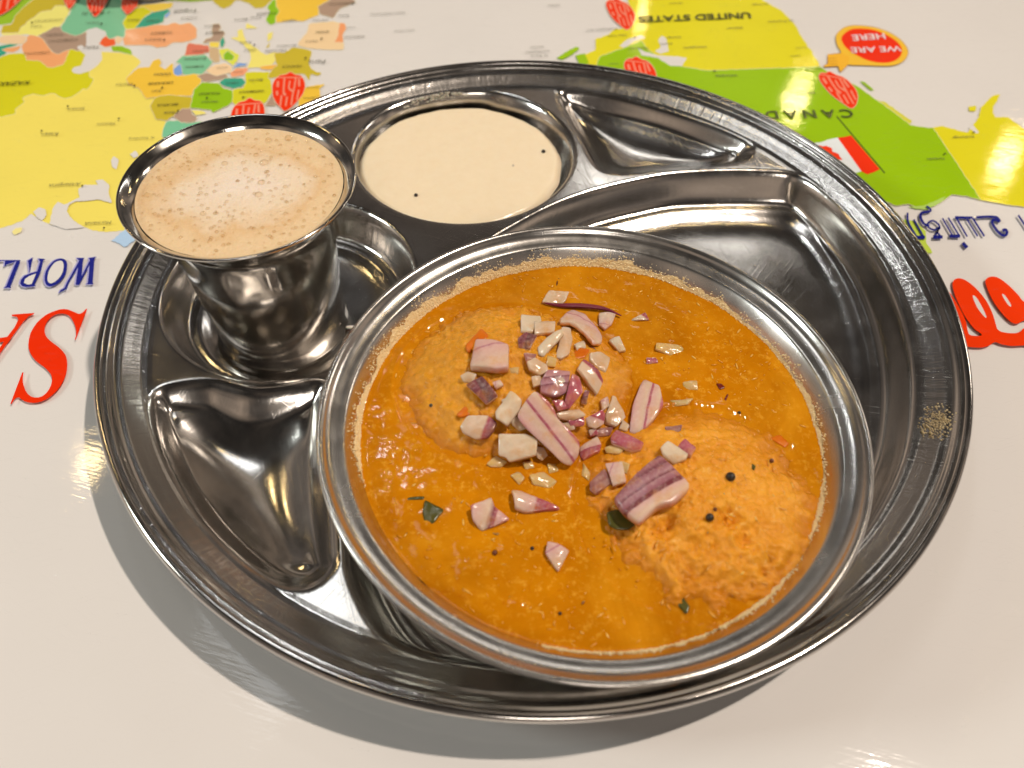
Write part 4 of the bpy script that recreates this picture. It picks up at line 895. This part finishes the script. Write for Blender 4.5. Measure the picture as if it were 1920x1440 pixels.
# ================================================================== seeds, leaves, chilli and tomato bits
t = NT('mustard_seed'); t.set(Roughness=.3); t.l(t.mix(t.noise(t.coord('Object'), 1500, 3), (.006, .005, .005, 1), (.035, .022, .015, 1)), t.b.inputs['Base Color'])
M_SEED = t.m; t = NT('brown_seed'); t.set(Roughness=.35, Base_Color=srgb('6A3414')); M_BRN = t.m
def ball(name, r, m, jag=.06):
    bm = bmesh.new(); bmesh.ops.create_icosphere(bm, subdivisions=3, radius=r)
    for v_ in bm.verts: v_.co *= 1 + jag * noise.noise(v_.co * 1400 + Vector((r * 9e4, 0, 0)))
    me = bpy.data.meshes.new(name); bm.to_mesh(me); bm.free(); return obj(name, me, m)
for (x_, y_), r_, m, lab in (((1370, 894), .00145, M_SEED, 'larger black mustard seed on the broken rice cake'), ((1331, 970), .0012, M_SEED, 'black mustard seed beside the pit in the broken rice cake'),
                             ((1386, 774), .0006, M_SEED, 'tiny black seed floating above the broken rice cake'), ((1447, 864), .0007, M_BRN, 'brown seed near the upper right of the broken rice cake'),
                             ((1341, 955), .0006, M_BRN, 'tiny brown seed just above the mustard seed by the pit'), ((998, 1028), .0006, M_SEED, 'tiny black seed in stew left of the lone pink onion chip'),
                             ((928, 1036), .0008, M_BRN, 'brown seed in stew below the cupped onion shell'), ((1050, 1150), .0005, M_SEED, 'tiny black speck in the stew near the front rim'), ((808, 760), .0006, M_SEED, 'black speck on the left flank of the domed rice cake')):
    q = onz([(x_, y_)], LZ + .004)[0]
    for _ in range(4): q = onz([(x_, y_)], food_h(q[0], q[1]) + r_ * .45)[0]
    o = ball('mustard_seed', r_, m); o.location = q; tag(o, lab, 'seed', 'seeds in the stew')
for (x_, y_), r_, lab in (((780, 366), .0009, 'black mustard seed floating at the near left of the white dip'), ((1019, 284), .0010, 'dark seed near the right side of the white dip')):
    o = ball('mustard_seed', r_, M_SEED); o.location = onz([(x_, y_)], CZ + r_ * .3)[0]; tag(o, lab, 'seed', 'seeds in the white dip')
t = NT('dip_fleck'); t.set(Roughness=.3, Base_Color=srgb('B9A99A')); o = ball('dip_fleck', .0012, t.m); o.location = onz([(962, 312)], CZ - .0006)[0]; o.scale = (.7, 1.4, .6)
tag(o, 'greyish fleck just under the surface of the white dip', 'fleck')
def sliver(name, s, tg, m, thick, lift, label, cat, group=None, sink=0):
    p = resample(px(s, tg), 30); p = .25 * np.roll(p, 1, 0) + .5 * p + .25 * np.roll(p, -1, 0); c0 = p.mean(0); z = LZ + .002
    for _ in range(5): q = onz([c0], z)[0]; z = food_h(q[0], q[1]) + lift * .001
    w3 = onz(p, z); cen = w3.mean(0); v = []; k = len(p)
    for s_, dz in ((.4, .12), (.8, .08), (1, 0), (.97, -1)):
        for i in range(k):
            b_ = cen + (w3[i] - cen) * s_; v.append(b_ + np.array([0, 0, dz * thick * .001 + .00025 * fbm(b_[0] * 250, b_[1] * 250, 6, 2)]) - cen)
    v.append(np.array([0, 0, .12 * thick * .001])); f = [(r_ * k + i, r_ * k + (i + 1) % k, (r_ + 1) * k + (i + 1) % k, (r_ + 1) * k + i) for r_ in range(3) for i in range(k)]
    f += [(len(v) - 1, (i + 1) % k, i) for i in range(k)]
    me = mesh(name, v, f); bm = bmesh.new(); bm.from_mesh(me); bmesh.ops.recalc_face_normals(bm, faces=bm.faces); bm.to_mesh(me); bm.free()
    o = obj(name, me, m); o.location = cen; return tag(o, label, cat, group)
t = NT('curry_leaf'); c = t.coord('Object'); t.set(Roughness=.18); t.l(t.mix(t.noise(c, 300, 4), srgb('3E4420'), srgb('5C5420')), t.b.inputs['Base Color']); t.l(t.bump(t.noise(c, 500, 3), .3, .0005), t.b.inputs['Normal']); M_LEAF = t.m
LG = 'curry leaf bits in the stew'
sliver('curry_leaf', 'K580,110 640,140 690,165 660,195 630,240 580,250 568,180', 'K', M_LEAF, .8, .5, 'dark green curry leaf piece floating at the left of the stew', 'leaf', LG)
sliver('curry_leaf', 'K478,100 520,92 580,92 575,105 520,108 485,112', 'K', M_LEAF, .5, .4, 'thin dark leaf stalk just above the curry leaf piece at left', 'leaf', LG)
sliver('curry_leaf', 'P1262,1108 1278,1116 1294,1138 1288,1152 1270,1132', 'P', M_LEAF, .6, .15, 'olive leaf scrap sunk in stew near the front right rim', 'leaf', LG)
sliver('curry_leaf', 'N215,760 300,735 380,800 440,830 380,880 290,880 230,850', 'N', M_LEAF, .8, .3, 'olive leaf mostly hidden under the biggest onion chunk', 'leaf', LG)
sliver('curry_leaf', 'N1250,412 1278,430 1270,458 1252,448', 'N', M_LEAF, .6, .5, 'tiny dark leaf fleck above the larger mustard seed', 'leaf', LG)
t = NT('tomato_bit'); c = t.coord('Object'); t.set(Roughness=.22, Subsurface_Weight=.3, Subsurface_Scale=.003); t.l(t.mix(t.noise(c, 250, 3), srgb('CC5A08'), srgb('DE8014')), t.b.inputs['Base Color']); M_TOM = t.m
TG = 'tomato bits in the stew'
sliver('tomato_bit', 'M560,540 690,400 750,460 700,500 640,490 600,600 560,570', 'M', M_TOM, .9, .6, 'orange-red tomato scrap behind the blocky pink onion cube', 'tomato bit', TG)
sliver('tomato_bit', 'H680,440 740,395 800,405 770,450 700,460', 'H', M_TOM, .9, .7, 'orange tomato scrap between the pale onions near the top', 'tomato bit', TG)
sliver('tomato_bit', 'N1380,230 1450,210 1520,270 1490,300 1420,260', 'N', M_TOM, .7, .4, 'orange-red tomato scrap at the far edge of the broken rice cake', 'tomato bit', TG)
sliver('tomato_bit', 'M490,1090 560,1020 620,1040 590,1090 520,1110', 'M', M_TOM, .8, .6, 'orange tomato scrap left of the translucent purple-edged onion', 'tomato bit', TG)
t = NT('chilli_flake'); t.set(Roughness=.25, Base_Color=srgb('6E1A0C')); 
sliver('chilli_flake', 'P1343,718 1352,719 1360,726 1350,730', 'P', t.m, .5, .4, 'dark red chilli flake floating right of the fan-shaped onion', 'chilli flake')
sliver('chilli_flake', 'P1358,748 1364,738 1366,740 1361,752', 'P', t.m, .4, .3, 'thin brown chilli shred below the dark red flake', 'chilli flake')

# ================================================================== small things on the plate
t = NT('rice_grain'); t.set(Roughness=.4, Base_Color=srgb('EFE6DA'), Subsurface_Weight=.3, Subsurface_Scale=.002); M_RICE = t.m
for (x_, y_), an, lab in (((657, 614), .2, 'cooked white rice grain touching the bowl rim beside the tumbler'), ((640, 607), 2.0, 'cooked white rice grain against the foot of the tumbler')):
    bm = bmesh.new(); bmesh.ops.create_icosphere(bm, subdivisions=3, radius=1)
    for v_ in bm.verts: v_.co = Vector((v_.co.x * .0022, v_.co.y * .0009 * (1 + .1 * v_.co.x), v_.co.z * .0008))
    me = bpy.data.meshes.new('rice_grain'); bm.to_mesh(me); bm.free(); o = obj('rice_grain', me, M_RICE)
    q = onz([(x_, y_)], .006)[0]
    for _ in range(5): q = onz([(x_, y_)], float(plate_z(q[:1], q[1:2])[0]) + .0006)[0]
    o.location = q; o.rotation_euler = (0, .1, an); tag(o, lab, 'rice grain', 'rice grains by the tumbler')
t = NT('splash_bead'); t.set(Roughness=.12); t.l(t.mix(t.noise(t.coord('Object'), 900, 1), srgb('D8C69A'), srgb('8C744A')), t.b.inputs['Base Color'])
sv, sf = [], []; _bl = []
for i in range(420):
    a, b_ = random.gauss(0, .42), random.gauss(0, .42)
    if a * a + b_ * b_ > 1.0: continue
    _bl.append(onz([(1752 + 32 * a, 797 + 38 * b_)], .0145)[0])
_bl = np.array(_bl)
for q, z in zip(_bl, plate_z(_bl[:, 0], _bl[:, 1])):
    s_ = random.choice([.0002, .0003, .0004, .0005])
    blob(sv, sf, (q[0], q[1], z), (s_, s_ * .8, s_ * .5), random.uniform(0, 6))
for (a, b_) in ((1739, 802), (1731, 811), (1744, 816)):
    q = onz([(a, b_)], .0145)[0]; z = float(plate_z(q[:1], q[1:2])[0]); blob(sv, sf, (q[0], q[1], z), (.0012, .0006, .0005), random.uniform(-1, .2))
o = obj('dried_splash', mesh('dried_splash', sv, sf), t.m); tag(o, 'golden patch of dried stew droplets on the right plate rim', 'splash', kind='stuff')

# steel vessel standing beyond the far left edge of the picture
vp = onz([(262, 7)], TZ)[0]
ves = lathe('steel_vessel', dense([(0, .001), (.040, .001), (.044, .002), (.046, .006), (.050, .030), (.053, .050), (.054, .052), (.053, .052), (.050, .048), (.046, .010), (0, .006)]), 120)
o = obj('steel_vessel', ves, mat_steel('vessel_steel', (.62, .61, .52), (.35, .45))); o.location = (vp[0], vp[1] + .033, TZ); o.scale = (.72, .72, .72)
tag(o, 'steel vessel base just entering the picture at the top left edge', 'vessel')
